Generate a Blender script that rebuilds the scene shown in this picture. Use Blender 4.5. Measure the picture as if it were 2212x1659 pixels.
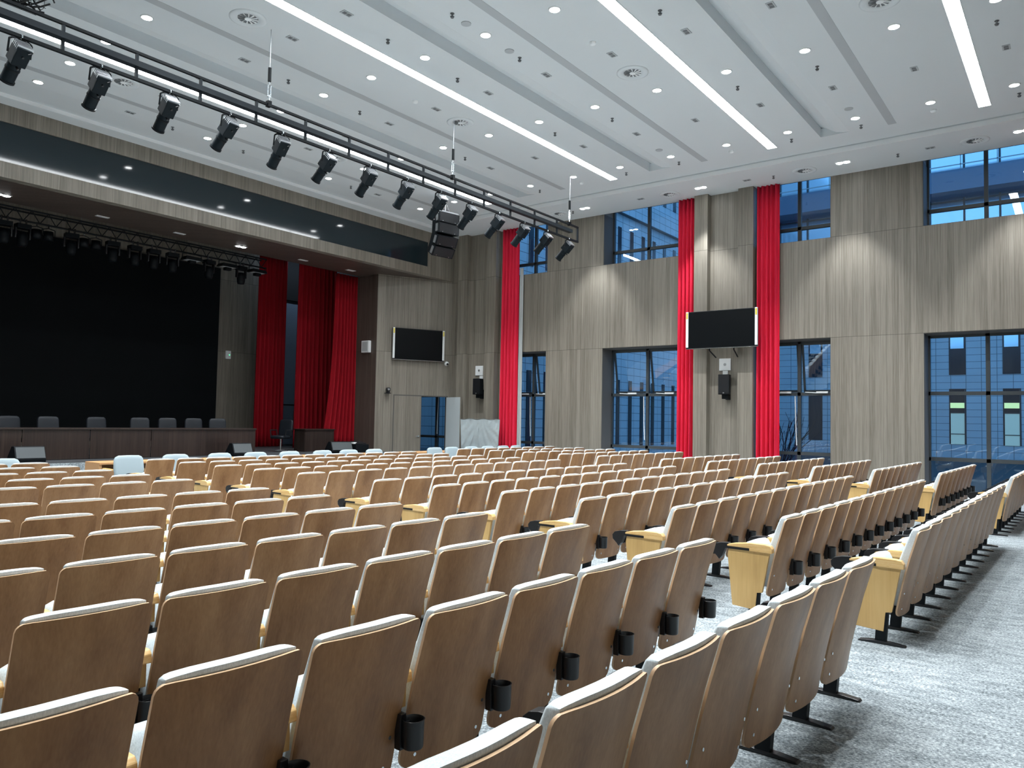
import bpy, bmesh, math, random
from mathutils import Vector, Matrix
random.seed(7)
PI = math.pi
S = bpy.context.scene
for o in list(bpy.data.objects): bpy.data.objects.remove(o)
COL = S.collection
H = 1.71                                   # eye height of the photographer

# ------------------------------------------------------------------ camera
def cam_axes(yaw, pitch, roll):
    f = Vector((math.sin(yaw)*math.cos(pitch), math.cos(yaw)*math.cos(pitch), math.sin(pitch)))
    r = Vector((math.cos(yaw), -math.sin(yaw), 0.0)); u = r.cross(f)
    r2 = math.cos(roll)*r + math.sin(roll)*u
    u2 = -math.sin(roll)*r + math.cos(roll)*u
    return r2, u2, f
r2, u2, f2 = cam_axes(0.9238587, 0.0465264, 0.0189242)
cd = bpy.data.cameras.new('camera'); cam = bpy.data.objects.new('camera', cd); COL.objects.link(cam)
cd.sensor_fit = 'HORIZONTAL'; cd.sensor_width = 36.0; cd.lens = 1648.97/2212*36.0
cd.clip_start = 0.05; cd.clip_end = 300
cam.matrix_world = Matrix(((r2.x, u2.x, -f2.x, 0), (r2.y, u2.y, -f2.y, 0), (r2.z, u2.z, -f2.z, H), (0, 0, 0, 1)))
S.camera = cam

# ------------------------------------------------------------------ world, view
S.view_settings.view_transform = 'Standard'; S.view_settings.look = 'None'
S.view_settings.gamma = 1.0; S.view_settings.use_curve_mapping = False
S.view_settings.exposure = 0.0
w = bpy.data.worlds.new('dusk'); S.world = w; w.use_nodes = True
bg = w.node_tree.nodes['Background']
bg.inputs[0].default_value = (0.22, 0.50, 0.88, 1); bg.inputs[1].default_value = 1.8
STRIP_E = 29.0        # linear ceiling lights, radiance
SPOT_W = 560.0        # each ceiling downlight
WARM = (0.93, 0.975, 1.0)

# ------------------------------------------------------------------ materials
def mat(name, col, rough=0.6, metal=0.0, emit=None, es=0.0, spec=0.5):
    m = bpy.data.materials.new(name); m.use_nodes = True
    b = m.node_tree.nodes['Principled BSDF']
    b.inputs['Base Color'].default_value = (*col, 1); b.inputs['Roughness'].default_value = rough
    b.inputs['Metallic'].default_value = metal; b.inputs['Specular IOR Level'].default_value = spec
    if emit:
        b.inputs['Emission Color'].default_value = (*emit, 1); b.inputs['Emission Strength'].default_value = es
    return m
def nd(m, t, **k):
    n = m.node_tree.nodes.new(t)
    for a, v in k.items(): setattr(n, a, v)
    return n
def lk(m, a, b): m.node_tree.links.new(a, b)
def bsdf(m): return m.node_tree.nodes['Principled BSDF']
def mth(m, op, a, b=None, c=None):
    n = nd(m, 'ShaderNodeMath', operation=op)
    for i, v in enumerate((a, b, c)):
        if v is None: continue
        if isinstance(v, (int, float)): n.inputs[i].default_value = v
        else: lk(m, v, n.inputs[i])
    return n.outputs[0]
def ramp(m, fac, stops):
    n = nd(m, 'ShaderNodeValToRGB'); e = n.color_ramp.elements
    while len(e) < len(stops): e.new(0.5)
    for i, (p, c) in enumerate(stops): e[i].position = p; e[i].color = (*c, 1)
    lk(m, fac, n.inputs[0]); return n.outputs[0]
def mapped(m, coord, scale):
    mp = nd(m, 'ShaderNodeMapping'); mp.inputs['Scale'].default_value = scale
    lk(m, coord, mp.inputs[0]); return mp.outputs[0]
def noise(m, vec, scale=1.0, detail=4.0, rough=0.55):
    n = nd(m, 'ShaderNodeTexNoise'); n.inputs['Scale'].default_value = scale
    n.inputs['Detail'].default_value = detail; n.inputs['Roughness'].default_value = rough
    lk(m, vec, n.inputs['Vector']); return n.outputs[0]
def mixc(m, fac, a, b, mode='MIX'):
    n = nd(m, 'ShaderNodeMix', data_type='RGBA', blend_type=mode)
    if isinstance(fac, (int, float)): n.inputs[0].default_value = fac
    else: lk(m, fac, n.inputs[0])
    for i, v in ((6, a), (7, b)):
        if isinstance(v, tuple): n.inputs[i].default_value = (*v, 1)
        else: lk(m, v, n.inputs[i])
    return n.outputs[2]

def wood_wall(name, dark, mid, light, seams=True, rough=0.45):
    """vertical-grain laminate boards with thin vertical lines and horizontal panel joints"""
    m = mat(name, mid, rough)
    g = nd(m, 'ShaderNodeNewGeometry'); pos = g.outputs['Position']
    sx = nd(m, 'ShaderNodeSeparateXYZ'); lk(m, pos, sx.inputs[0])
    h = mth(m, 'ADD', sx.outputs[0], sx.outputs[1])
    # boards ~0.14 wide: random tone per board, broken per panel row
    row = mth(m, 'ADD', mth(m, 'GREATER_THAN', sx.outputs[2], 4.02), mth(m, 'GREATER_THAN', sx.outputs[2], 6.68))
    bid = mth(m, 'FLOOR', mth(m, 'MULTIPLY', h, 1/0.135))
    cx = nd(m, 'ShaderNodeCombineXYZ'); lk(m, bid, cx.inputs[0]); lk(m, row, cx.inputs[1])
    wn = nd(m, 'ShaderNodeTexWhiteNoise', noise_dimensions='2D'); lk(m, cx.outputs[0], wn.inputs[0])
    n1 = noise(m, mapped(m, pos, (22, 22, 0.35)), 1.0, 5, 0.6)
    n2 = noise(m, mapped(m, pos, (85, 85, 1.6)), 1.0, 3, 0.6)
    v = mth(m, 'ADD', mth(m, 'MULTIPLY', n1, 0.50), mth(m, 'MULTIPLY', n2, 0.50))
    v = mth(m, 'ADD', v, mth(m, 'MULTIPLY', mth(m, 'SUBTRACT', wn.outputs[0], 0.5), 0.13))
    c = ramp(m, v, [(0.30, dark), (0.5, mid), (0.70, light)])
    fr = mth(m, 'FRACT', mth(m, 'MULTIPLY', h, 1/0.135))
    ln = mth(m, 'LESS_THAN', fr, 0.045)
    c = mixc(m, mth(m, 'MULTIPLY', ln, 0.38), c, tuple(x*0.35 for x in dark))
    if seams:
        s1 = mth(m, 'LESS_THAN', mth(m, 'ABSOLUTE', mth(m, 'SUBTRACT', sx.outputs[2], 4.02)), 0.006)
        s2 = mth(m, 'LESS_THAN', mth(m, 'ABSOLUTE', mth(m, 'SUBTRACT', sx.outputs[2], 6.68)), 0.006)
        c = mixc(m, mth(m, 'MULTIPLY', mth(m, 'MAXIMUM', s1, s2), 0.7), c, tuple(x*0.3 for x in dark))
    lk(m, c, bsdf(m).inputs['Base Color'])
    return m

M = {}
M['wall'] = wood_wall('grey_brown_laminate', (0.120, 0.103, 0.080), (0.215, 0.192, 0.157), (0.290, 0.264, 0.221))
M['darkwood'] = wood_wall('dark_brown_laminate', (0.05, 0.036, 0.03), (0.085, 0.062, 0.052), (0.12, 0.09, 0.075))
M['ceil'] = mat('ceiling_paint', (0.70, 0.735, 0.755), 0.85)
M['ceilw'] = mat('ceiling_white', (0.88, 0.90, 0.91), 0.8)
M['slot'] = mat('slot_grey', (0.47, 0.495, 0.515), 0.7)
M['strip'] = mat('strip_light', (1, 1, 1), 0.5, emit=WARM, es=STRIP_E)
M['lamp'] = mat('downlight_face', (1, 1, 1), 0.5, emit=(0.95, 0.985, 1.0), es=40.0)
M['lampring'] = mat('downlight_ring', (0.8, 0.81, 0.82), 0.4)
M['dgrey'] = mat('vent_dark', (0.16, 0.17, 0.18), 0.6)
M['black'] = mat('black_metal', (0.005, 0.007, 0.009), 0.5, spec=0.18)
M['blackp'] = mat('black_plastic', (0.010, 0.011, 0.013), 0.33)
M['darkblue'] = mat('spot_body', (0.007, 0.012, 0.016), 0.5, 0.0, spec=0.12)
M['truss'] = mat('bar_grey', (0.014, 0.019, 0.024), 0.5, 0.0, spec=0.2)
M['chrome'] = mat('chrome', (0.75, 0.8, 0.84), 0.2, 1.0)
M['steel'] = mat('brushed_steel', (0.5, 0.52, 0.54), 0.35, 0.9)
M['screen'] = mat('screen_black', (0.002, 0.003, 0.004), 0.30, spec=0.2)
M['ledwall'] = mat('led_wall_black', (0.0025, 0.004, 0.005), 0.75, spec=0.15)
M['banner'] = mat('banner_glass', (0.014, 0.025, 0.031), 0.07)
M['white'] = mat('white_plastic', (0.78, 0.80, 0.80), 0.5)
M['yellow'] = mat('yellow_sticker', (0.75, 0.6, 0.05), 0.5)
M['frame'] = mat('window_frame_grey', (0.052, 0.062, 0.068), 0.5, 0.2)
M['reveal'] = mat('reveal_grey', (0.10, 0.095, 0.088), 0.6)
M['doorwhite'] = mat('door_leaf_white', (0.62, 0.68, 0.70), 0.5)
M['stagefloor'] = mat('stage_floor', (0.05, 0.055, 0.06), 0.55)
M['leather'] = mat('office_leather', (0.010, 0.013, 0.018), 0.45, spec=0.3)
M['table'] = wood_wall('table_dark_veneer', (0.014, 0.009, 0.008), (0.028, 0.018, 0.015), (0.045, 0.030, 0.024), seams=False, rough=0.35)
M['drywall'] = mat('grey_plaster', (0.45, 0.45, 0.45), 0.9)
M['blackwall'] = mat('stage_black', (0.012, 0.012, 0.014), 0.8)
M['bluepanel'] = mat('daylit_wall_panel', (0.20, 0.27, 0.36), 0.7)  # blue-grey includes the daylight on the wall beyond the doorway
M['liner'] = mat('curtain_lining', (0.48, 0.50, 0.50), 0.8)

def fabric():
    m = mat('pale_grey_fabric', (0.60, 0.67, 0.70), 0.9, spec=0.2)
    tc = nd(m, 'ShaderNodeTexCoord')
    n = noise(m, mapped(m, tc.outputs['Object'], (230, 230, 90)), 1.0, 2, 0.6)
    n2 = noise(m, mapped(m, tc.outputs['Object'], (9, 9, 9)), 1.0, 3, 0.5)
    c = ramp(m, mth(m, 'ADD', mth(m, 'MULTIPLY', n, 0.7), mth(m, 'MULTIPLY', n2, 0.3)), [(0.3, (0.46, 0.52, 0.55)), (0.7, (0.70, 0.76, 0.79))])
    lk(m, c, bsdf(m).inputs['Base Color'])
    b = nd(m, 'ShaderNodeBump'); b.inputs['Strength'].default_value = 0.15; b.inputs['Distance'].default_value = 0.002
    lk(m, n, b.inputs['Height']); lk(m, b.outputs[0], bsdf(m).inputs['Normal'])
    return m
M['fabric'] = fabric()
def veneer(name, a, b, c, sc=(7, 7, 0.9), rough=0.3):
    m = mat(name, b, rough)
    tc = nd(m, 'ShaderNodeTexCoord'); oi = nd(m, 'ShaderNodeObjectInfo')
    off = nd(m, 'ShaderNodeVectorMath', operation='ADD'); lk(m, tc.outputs['Object'], off.inputs[0])
    rv = nd(m, 'ShaderNodeCombineXYZ')
    r20 = mth(m, 'MULTIPLY', oi.outputs['Random'], 37.0)
    for i in range(3): lk(m, r20, rv.inputs[i])
    lk(m, rv.outputs[0], off.inputs[1])
    n1 = noise(m, mapped(m, off.outputs[0], sc), 1.0, 4, 0.55)
    n2 = noise(m, mapped(m, off.outputs[0], (sc[0]*14, sc[1]*14, sc[2]*3)), 1.0, 2, 0.5)
    v = mth(m, 'ADD', mth(m, 'MULTIPLY', n1, 0.75), mth(m, 'MULTIPLY', n2, 0.25))
    v = mth(m, 'ADD', v, mth(m, 'MULTIPLY', mth(m, 'SUBTRACT', oi.outputs['Random'], 0.5), 0.10))
    cc = ramp(m, v, [(0.32, a), (0.5, b), (0.68, c)])
    lk(m, cc, bsdf(m).inputs['Base Color'])
    return m
M['veneer'] = veneer('back_veneer', (0.225, 0.103, 0.038), (0.325, 0.163, 0.066), (0.42, 0.230, 0.105), rough=0.40)
M['fabric2'] = mat('blue_grey_fabric', (0.30, 0.365, 0.395), 0.9, spec=0.2)
M['ply'] = mat('plywood_edge', (0.66, 0.44, 0.27), 0.5)
M['maple'] = veneer('maple_panel', (0.52, 0.32, 0.115), (0.62, 0.395, 0.150), (0.69, 0.46, 0.19), (5, 5, 1.0), 0.4)
M['armwood'] = veneer('arm_wood', (0.60, 0.34, 0.11), (0.74, 0.48, 0.20), (0.80, 0.56, 0.28), (6, 3, 60), 0.3)
M['deskwood'] = mat('desk_wood', (0.50, 0.27, 0.12), 0.4)

def carpet():
    m = mat('grey_carpet', (0.3, 0.33, 0.35), 0.95, spec=0.1)
    g = nd(m, 'ShaderNodeNewGeometry'); pos = g.outputs['Position']
    n1 = noise(m, mapped(m, pos, (75, 55, 75)), 1.0, 3, 0.7)
    n2 = noise(m, mapped(m, pos, (14, 5, 5)), 1.0, 4, 0.6)
    n3 = noise(m, mapped(m, pos, (1.1, 0.8, 1)), 1.0, 3, 0.5)
    v = mth(m, 'ADD', mth(m, 'MULTIPLY', n1, 0.62), mth(m, 'ADD', mth(m, 'MULTIPLY', n2, 0.26), mth(m, 'MULTIPLY', n3, 0.12)))
    c = ramp(m, v, [(0.38, (0.065, 0.078, 0.086)), (0.50, (0.235, 0.268, 0.285)), (0.62, (0.50, 0.545, 0.565))])
    lk(m, c, bsdf(m).inputs['Base Color'])
    b = nd(m, 'ShaderNodeBump'); b.inputs['Strength'].default_value = 0.4; b.inputs['Distance'].default_value = 0.006
    lk(m, n1, b.inputs['Height']); lk(m, b.outputs[0], bsdf(m).inputs['Normal'])
    return m
M['carpet'] = carpet()
def curtain_mat(name, a, b):
    m = mat(name, a, 0.8, spec=0.15)
    g = nd(m, 'ShaderNodeNewGeometry')
    n = noise(m, mapped(m, g.outputs['Position'], (30, 30, 1.0)), 1.0, 2, 0.5)
    lk(m, ramp(m, n, [(0.3, b), (0.7, a)]), bsdf(m).inputs['Base Color'])
    return m
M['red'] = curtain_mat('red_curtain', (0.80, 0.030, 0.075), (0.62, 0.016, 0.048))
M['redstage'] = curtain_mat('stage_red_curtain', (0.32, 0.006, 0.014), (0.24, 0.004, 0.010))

def glass_mat():
    m = bpy.data.materials.new('window_glass'); m.use_nodes = True
    nt = m.node_tree; nt.nodes.clear()
    out = nt.nodes.new('ShaderNodeOutputMaterial'); mx = nt.nodes.new('ShaderNodeMixShader')
    tr = nt.nodes.new('ShaderNodeBsdfTransparent'); tr.inputs[0].default_value = (0.80, 0.90, 0.96, 1)
    gl = nt.nodes.new('ShaderNodeBsdfGlossy'); gl.inputs['Roughness'].default_value = 0.0
    g = nt.nodes.new('ShaderNodeNewGeometry')
    n = noise(m, mapped(m, g.outputs['Position'], (0.9, 0.9, 0.7)), 1.0, 1, 0.4)
    b = nd(m, 'ShaderNodeBump'); b.inputs['Strength'].default_value = 0.2; b.inputs['Distance'].default_value = 0.03
    nt.links.new(n, b.inputs['Height']); nt.links.new(b.outputs[0], gl.inputs['Normal'])
    dt = nt.nodes.new('ShaderNodeVectorMath'); dt.operation = 'DOT_PRODUCT'
    nt.links.new(g.outputs['Incoming'], dt.inputs[0]); nt.links.new(g.outputs['Normal'], dt.inputs[1])
    ca = mth(m, 'SUBTRACT', 1.0, mth(m, 'ABSOLUTE', dt.outputs['Value']))
    fz = mth(m, 'ADD', 0.062, mth(m, 'MULTIPLY', mth(m, 'POWER', ca, 5.0), 0.9))
    nt.links.new(fz, mx.inputs[0]); nt.links.new(tr.outputs[0], mx.inputs[1])
    nt.links.new(gl.outputs[0], mx.inputs[2]); nt.links.new(mx.outputs[0], out.inputs[0])
    return m
M['glass'] = glass_mat()
def plastic_sheet():
    m = mat('plastic_sheet', (0.62, 0.68, 0.70), 0.25, spec=0.6)
    tc = nd(m, 'ShaderNodeTexCoord')
    n = noise(m, mapped(m, tc.outputs['Object'], (1.2, 1.2, 1.5)), 1.0, 5, 0.6)
    lk(m, ramp(m, n, [(0.35, (0.27, 0.32, 0.34)), (0.65, (0.34, 0.395, 0.415))]), bsdf(m).inputs['Base Color'])
    return m
M['sheet'] = plastic_sheet()
def facade_mat(name, col, tw, th):
    m = mat(name, col, 0.55)
    g = nd(m, 'ShaderNodeNewGeometry'); sx = nd(m, 'ShaderNodeSeparateXYZ'); lk(m, g.outputs['Position'], sx.inputs[0])
    h = mth(m, 'ADD', sx.outputs[0], sx.outputs[1])
    a = mth(m, 'LESS_THAN', mth(m, 'FRACT', mth(m, 'MULTIPLY', h, 1/tw)), 0.035)
    b = mth(m, 'LESS_THAN', mth(m, 'FRACT', mth(m, 'MULTIPLY', sx.outputs[2], 1/th)), 0.06)
    n = noise(m, mapped(m, g.outputs['Position'], (0.4, 0.4, 0.8)), 1.0, 3, 0.5)
    c = mixc(m, n, tuple(x*0.8 for x in col), tuple(x*1.15 for x in col))
    c = mixc(m, mth(m, 'MAXIMUM', a, b), c, tuple(x*0.25 for x in col))
    lk(m, c, bsdf(m).inputs['Base Color']); return m
M['tile'] = facade_mat('stone_tile_far', (0.60, 0.62, 0.64), 0.75, 0.39)
M['tile2'] = facade_mat('stone_tile_wing', (0.60, 0.64, 0.68), 0.62, 0.35)
M['tile3'] = facade_mat('stone_tile_dark', (0.13, 0.15, 0.16), 0.9, 0.6)
M['extdark'] = mat('far_window_dark', (0.02, 0.025, 0.035), 0.15)
M['extglass'] = mat('curtain_wall_glass', (0.80, 0.93, 1.0), 0.12, 1.0)
M['extlit'] = mat('far_window_lit', (0.5, 0.55, 0.5), 0.5, emit=(0.42, 0.60, 0.50), es=0.42)
M['exttube'] = mat('far_tube_light', (0.5, 0.5, 0.3), 0.5, emit=(0.75, 1.0, 0.42), es=0.95)
M['extcon'] = mat('balcony_concrete', (0.16, 0.20, 0.27), 0.7)
M['ground'] = mat('courtyard_ground', (0.05, 0.055, 0.06), 0.9)
M['bark'] = mat('bare_shrub', (0.03, 0.03, 0.03), 0.9)
M['green'] = mat('indicator_green', (0.05, 0.5, 0.2), 0.5, emit=(0.1, 1.0, 0.4), es=1.5)

# ------------------------------------------------------------------ mesh helpers
class MB:
    def __init__(s): s.v = []; s.f = []; s.m = []
    def add(s, vs, fs, mi=0, T=None):
        o = len(s.v)
        for p in vs: s.v.append(tuple(T @ Vector(p)) if T else tuple(p))
        for f in fs: s.f.append([i+o for i in f]); s.m.append(mi)
        return s
    def box(s, x0, x1, y0, y1, z0, z1, mi=0, T=None):
        v = [(x0, y0, z0), (x1, y0, z0), (x1, y1, z0), (x0, y1, z0), (x0, y0, z1), (x1, y0, z1), (x1, y1, z1), (x0, y1, z1)]
        return s.add(v, [(0, 3, 2, 1), (4, 5, 6, 7), (0, 1, 5, 4), (1, 2, 6, 5), (2, 3, 7, 6), (3, 0, 4, 7)], mi, T)
    def cyl(s, a, b, r, n=16, mi=0, r1=None, cap=True, T=None):
        a = Vector(a); b = Vector(b); d = (b-a).normalized(); r1 = r if r1 is None else r1
        t = Vector((0, 0, 1)) if abs(d.z) < 0.9 else Vector((1, 0, 0))
        e = d.cross(t).normalized(); g = d.cross(e)
        vs = []
        for c, rr in ((a, r), (b, r1)):
            for i in range(n):
                q = 2*PI*i/n; vs.append(c+rr*(math.cos(q)*e+math.sin(q)*g))
        fs = [(i, n+i, n+(i+1) % n, (i+1) % n) for i in range(n)]
        if cap: fs += [tuple(range(n)), tuple(range(2*n-1, n-1, -1))]
        return s.add(vs, fs, mi, T)
    def tube(s, pts, r, n=8, mi=0, T=None):
        for i in range(len(pts)-1): s.cyl(pts[i], pts[i+1], r, n, mi, T=T)
        return s
    def prism(s, poly, a, b, axis='x', mi=0, T=None):
        """polygon extruded along an axis; poly holds the other two coordinates in order"""
        n = len(poly); vs = []
        for q in (a, b):
            for (p0, p1) in poly:
                vs.append({'x': (q, p0, p1), 'y': (p0, q, p1), 'z': (p0, p1, q)}[axis])
        fs = [(i, (i+1) % n, n+(i+1) % n, n+i) for i in range(n)] + [tuple(range(n-1, -1, -1)), tuple(range(n, 2*n))]
        return s.add(vs, fs, mi, T)
    def lathe(s, prof, c=(0, 0, 0), n=24, mi=0, T=None):
        vs = []; fs = []
        for (r, z) in prof:
            for i in range(n): vs.append((c[0]+r*math.cos(2*PI*i/n), c[1]+r*math.sin(2*PI*i/n), c[2]+z))
        for j in range(len(prof)-1):
            for i in range(n):
                fs.append((j*n+i, j*n+(i+1) % n, (j+1)*n+(i+1) % n, (j+1)*n+i))
        return s.add(vs, fs, mi, T)
    def grid(s, P, mi=0, flip=False):
        R_, C_ = len(P), len(P[0]); vs = [p for r in P for p in r]
        fs = []
        for j in range(R_-1):
            for i in range(C_-1):
                q = (j*C_+i, j*C_+i+1, (j+1)*C_+i+1, (j+1)*C_+i); fs.append(q[::-1] if flip else q)
        return s.add(vs, fs, mi)
    def mesh(s, name, mats, smooth=False, bevel=0.0, auto=None):
        me = bpy.data.meshes.new(name); me.from_pydata(s.v, [], s.f)
        for m in (mats if isinstance(mats, (list, tuple)) else [mats]): me.materials.append(m)
        for p, mi in zip(me.polygons, s.m): p.material_index = mi
        bm = bmesh.new(); bm.from_mesh(me)
        bmesh.ops.remove_doubles(bm, verts=bm.verts, dist=1e-5)
        bmesh.ops.recalc_face_normals(bm, faces=bm.faces)
        if bevel > 0:
            es = [e for e in bm.edges if len(e.link_faces) == 2 and e.calc_face_angle(0) > 0.6]
            bmesh.ops.bevel(bm, geom=es, offset=bevel, segments=2, affect='EDGES', profile=0.6, clamp_overlap=True)
        if smooth or auto:
            for f in bm.faces: f.smooth = True
            if auto:
                for e in bm.edges:
                    if len(e.link_faces) == 2 and e.calc_face_angle(0) > auto: e.smooth = False
        bm.to_mesh(me); bm.free(); me.update()
        return me
    def build(s, name, mats, parent=None, **k):
        return link(name, s.mesh(name, mats, **k), parent)
def link(name, me, parent=None):
    o = bpy.data.objects.new(name, me); COL.objects.link(o)
    if parent: o.parent = parent
    return o
def tag(o, label, cat, group=None, kind=None):
    o['label'] = label; o['category'] = cat
    if group: o['group'] = group
    if kind: o['kind'] = kind
    return o
def thing(name, label, cat, loc=(0, 0, 0), rz=0.0, group=None):
    o = bpy.data.objects.new(name, None); o.empty_display_size = 0.1; COL.objects.link(o)
    o.location = loc; o.rotation_euler = (0, 0, rz)
    return tag(o, label, cat, group)
def struct(name, mb, m, parent=None, **k):
    o = mb.build(name, m, parent, **k)
    if parent is None: o['kind'] = 'structure'
    return o
def sbox(cx, cy, cz, w, d, h, r=0.03, n=8, e=4.0):
    """rounded cushion (superellipsoid) of size w,d,h"""
    mb = MB(); P = []
    for j in range(n+1):
        ph = -PI/2+PI*j/n; row = []
        for i in range(2*n+1):
            th = 2*PI*i/(2*n)
            def sp(v, p): return math.copysign(abs(v)**(2/p), v)
            row.append((cx+w/2*sp(math.cos(ph), e)*sp(math.cos(th), e), cy+d/2*sp(math.cos(ph), e)*sp(math.sin(th), e), cz+h/2*sp(math.sin(ph), e)))
        P.append(row)
    mb.grid(P); return mb

ORD = ['', 'first', 'second', 'third', 'fourth', 'fifth', 'sixth', 'seventh', 'eighth', 'ninth', 'tenth', 'eleventh', 'twelfth', 'thirteenth', 'fourteenth', 'fifteenth', 'sixteenth']

# ------------------------------------------------------------------ room shell
XL, XR, YB, YF, ZC = -1.15, 20.95, -3.0, 18.62, 8.31
struct('floor', MB().box(XL-.4, XR+.75, YB-.3, 26.5, -0.12, 0), M['carpet'])
# windows of the right wall: [y0,y1]
WINS0 = [(18.78, 20.95)]
WINS = [(14.43, 16.28), (9.70, 12.27), (5.37, 7.34), (0.63, 3.20)]
ZL0, ZL1, ZU0 = 0.11, 4.02, 6.68
mb = MB(); XO = XR+0.75
edges = [YB-.3] + sorted([v for w_ in WINS+WINS0 for v in w_]) + [26.5]
for i in range(0, len(edges)-1):
    a, b = edges[i], edges[i+1]
    if i % 2 == 0: mb.box(XR, XO, a, b, 0, ZC+.3)
    else:
        mb.box(XR, XO, a, b, 0, ZL0, 1); mb.box(XR, XO, a, b, ZL1, ZU0 if b < 18 else ZC+.3)
wall_r = struct('wall_right', mb, [M['wall'], M['ceilw']])
# reveals lining (thin dark grey boards inside each opening)
mb = MB()
for (a, b) in WINS:
    for (z0, z1) in ((ZL0, ZL1), (ZU0, ZC)):
        mb.box(XR+.012, XO-.14, a, a+.012, z0, z1); mb.box(XR+.012, XO-.14, b-.012, b, z0, z1)
        if z1 == ZL1: mb.box(XR+.012, XO-.14, a, b, z1-.012, z1)
struct('trim_1', mb, M['reveal'])
# pilasters in pairs with a shallow panel between, every 9.06 m
ti = 2
for yc in (17.26, 8.205, -0.86):
    for (a, b, x) in ((yc-.865, yc-.44, 20.65), (yc+.46, yc+.865, 20.65), (yc-.44, yc+.46, 20.88)):
        struct('trim_%d' % ti, MB().box(x, XR, a, b, 0, ZC), M['wall']); ti += 1
struct('wall_left', MB().box(XL-.3, XL, YB-.3, 26.5, 0, ZC+.3), M['wall'])
struct('wall_back', MB().box(XL, XR, YB-.3, YB, 0, ZC+.3), M['wall'])
# fascia over the stage with the recessed dark banner
mb = MB()
mb.box(XL, XR, YF, YF+.25, 6.73, 7.07); mb.box(XL, XR, YF, YF+.25, 7.94, ZC+.2)
mb.box(XL, 0.2, YF, YF+.25, 7.07, 7.94); mb.box(19.60, XR, YF, YF+.25, 7.07, 7.94)
struct('wall_front', mb, M['wall'])
mb = MB().box(XL, XR, YF+.25, 20.8, 6.73, 6.78)
mb.box(XL, XR, 20.7, 20.8, 6.78, ZC+.2)
struct('ceiling_soffit', mb, M['darkwood'])['kind'] = 'structure'
# splayed wall with the double door, and its return
A = Vector((18.36, 19.84)); B = Vector((20.95, 18.62)); t = (B-A); LS = t.length; t.normalize(); ns = Vector((-t.y, t.x))   # ns points to the stage
TS = Matrix(((t.x, ns.x, 0, A.x), (t.y, ns.y, 0, A.y), (0, 0, 1, 0), (0, 0, 0, 1)))
mb = MB()
mb.box(0, .69, 0, .12, 0, 6.73, T=TS); mb.box(2.72, LS, 0, .12, 0, 6.73, T=TS); mb.box(.69, 2.72, 0, .12, 2.49, 6.73, T=TS)
struct('wall_splay', mb, M['wall'])['kind'] = 'structure'
struct('wall_return', MB().box(18.36, 18.48, 19.84, 21.6, 0, 6.73), M['darkwood'])['kind'] = 'structure'
# left-hand counterpart of the proscenium
struct('wall_portal', MB().box(XL, 1.44, 19.84, 20.0, 0, 6.73), M['wall'])['kind'] = 'structure'
# stage box
struct('wall_stage', MB().box(XL, XR, 25.5, 25.7, 0, ZC+.3), M['wall'])
struct('ceiling_stage', MB().box(XL, XR, 20.8, 25.5, ZC+.1, ZC+.3), M['blackwall'])
struct('wall_wing', MB().box(19.6, 19.7, 21.6, 25.5, 0, ZC), M['blackwall'])
mb = MB().prism([(0.6, 18.6), (17.9, 18.6), (18.3, 19.7), (18.3, 25.5), (0.6, 25.5)], 0, 0.55, 'z')
stage = struct('floor_stage', mb, M['stagefloor'])
struct('trim_%d' % ti, MB().box(0.6, 17.9, 18.54, 18.6, 0, 0.53), M['carpet']); ti += 1
struct('baseboard_right', MB().box(XR-.02, XR, -6.4, 18.6, 0, 0.10), M['ceilw']) if False else None

# main ceiling: bays that rise slightly before each step, perimeter tray around
mb = MB(); X0, X1 = 1.6, 18.2; SD = .13
steps = [0.49, 4.82, 9.15, 13.47]
prev = YB+.8
for s in steps:
    a = prev
    mb.prism([(a, ZC), (s-.62, ZC), (s-.34, ZC+.05), (s-.14, ZC+.17), (s, ZC+.23), (s, ZC+.30), (a, ZC+.30)], X0, X1-.02 if s > -9 else X1, 'x')
    prev = s
mb.prism([(prev, ZC), (17.0, ZC), (18.15, ZC+.07), (18.15, ZC+.30), (prev, ZC+.30)], X0, X1, 'x')
# closing lids where the rises meet the tray (so their ends are shut)
for s in steps: mb.box(X1-.25, X1, s-.63, s, ZC, ZC+.2)
struct('ceiling', mb, M['ceil'])
mb = MB()
mb.box(XL, .62, YB, YF, ZC, ZC+.13); mb.box(19.18, XR, YB, YF, ZC, ZC+.13)
mb.box(.62, 19.18, 18.15, YF, ZC, ZC+.13); mb.box(.62, 19.18, YB, YB+.5, ZC, ZC+.13)
mb.box(XL, XR+.75, YB-.3, YF+.3, ZC+.30, ZC+.4)
mb.box(.55, X0, YB+.45, 18.2, ZC+.13, ZC+.17); mb.box(X1, 19.25, YB+.45, 18.2, ZC+.13, ZC+.17); mb.box(X0, X1, YB+.45, YB+.8, ZC+.13, ZC+.17)
# lip facing the hall, whiter than the ceiling to paint in light falling on it
for z in (0,):
    mb.box(19.165, 19.18, YB+.5, 18.15, ZC-.01, ZC+.10, 1); mb.box(.62, .635, YB+.5, 18.15, ZC-.01, ZC+.10, 1)
    mb.box(.62, 19.18, 18.135, 18.15, ZC-.01, ZC+.10, 1)
struct('ceiling_tray', mb, [M['ceil'], M['ceilw']])['kind'] = 'structure'
# slot diffusers
SLOTS = [3.33, 7.64, 11.90, 16.22]
for i, y in enumerate(SLOTS):
    mb = MB().box(1.8, 18.0, y-.085, y+.085, ZC-.004, ZC-.0005)
    tag(mb.build('slot_diffuser', M['slot']), 'long grey slot air diffuser in the ceiling, %s from the stage' % ORD[4-i], 'air vent', 'slot diffusers between the strip lights')
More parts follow.
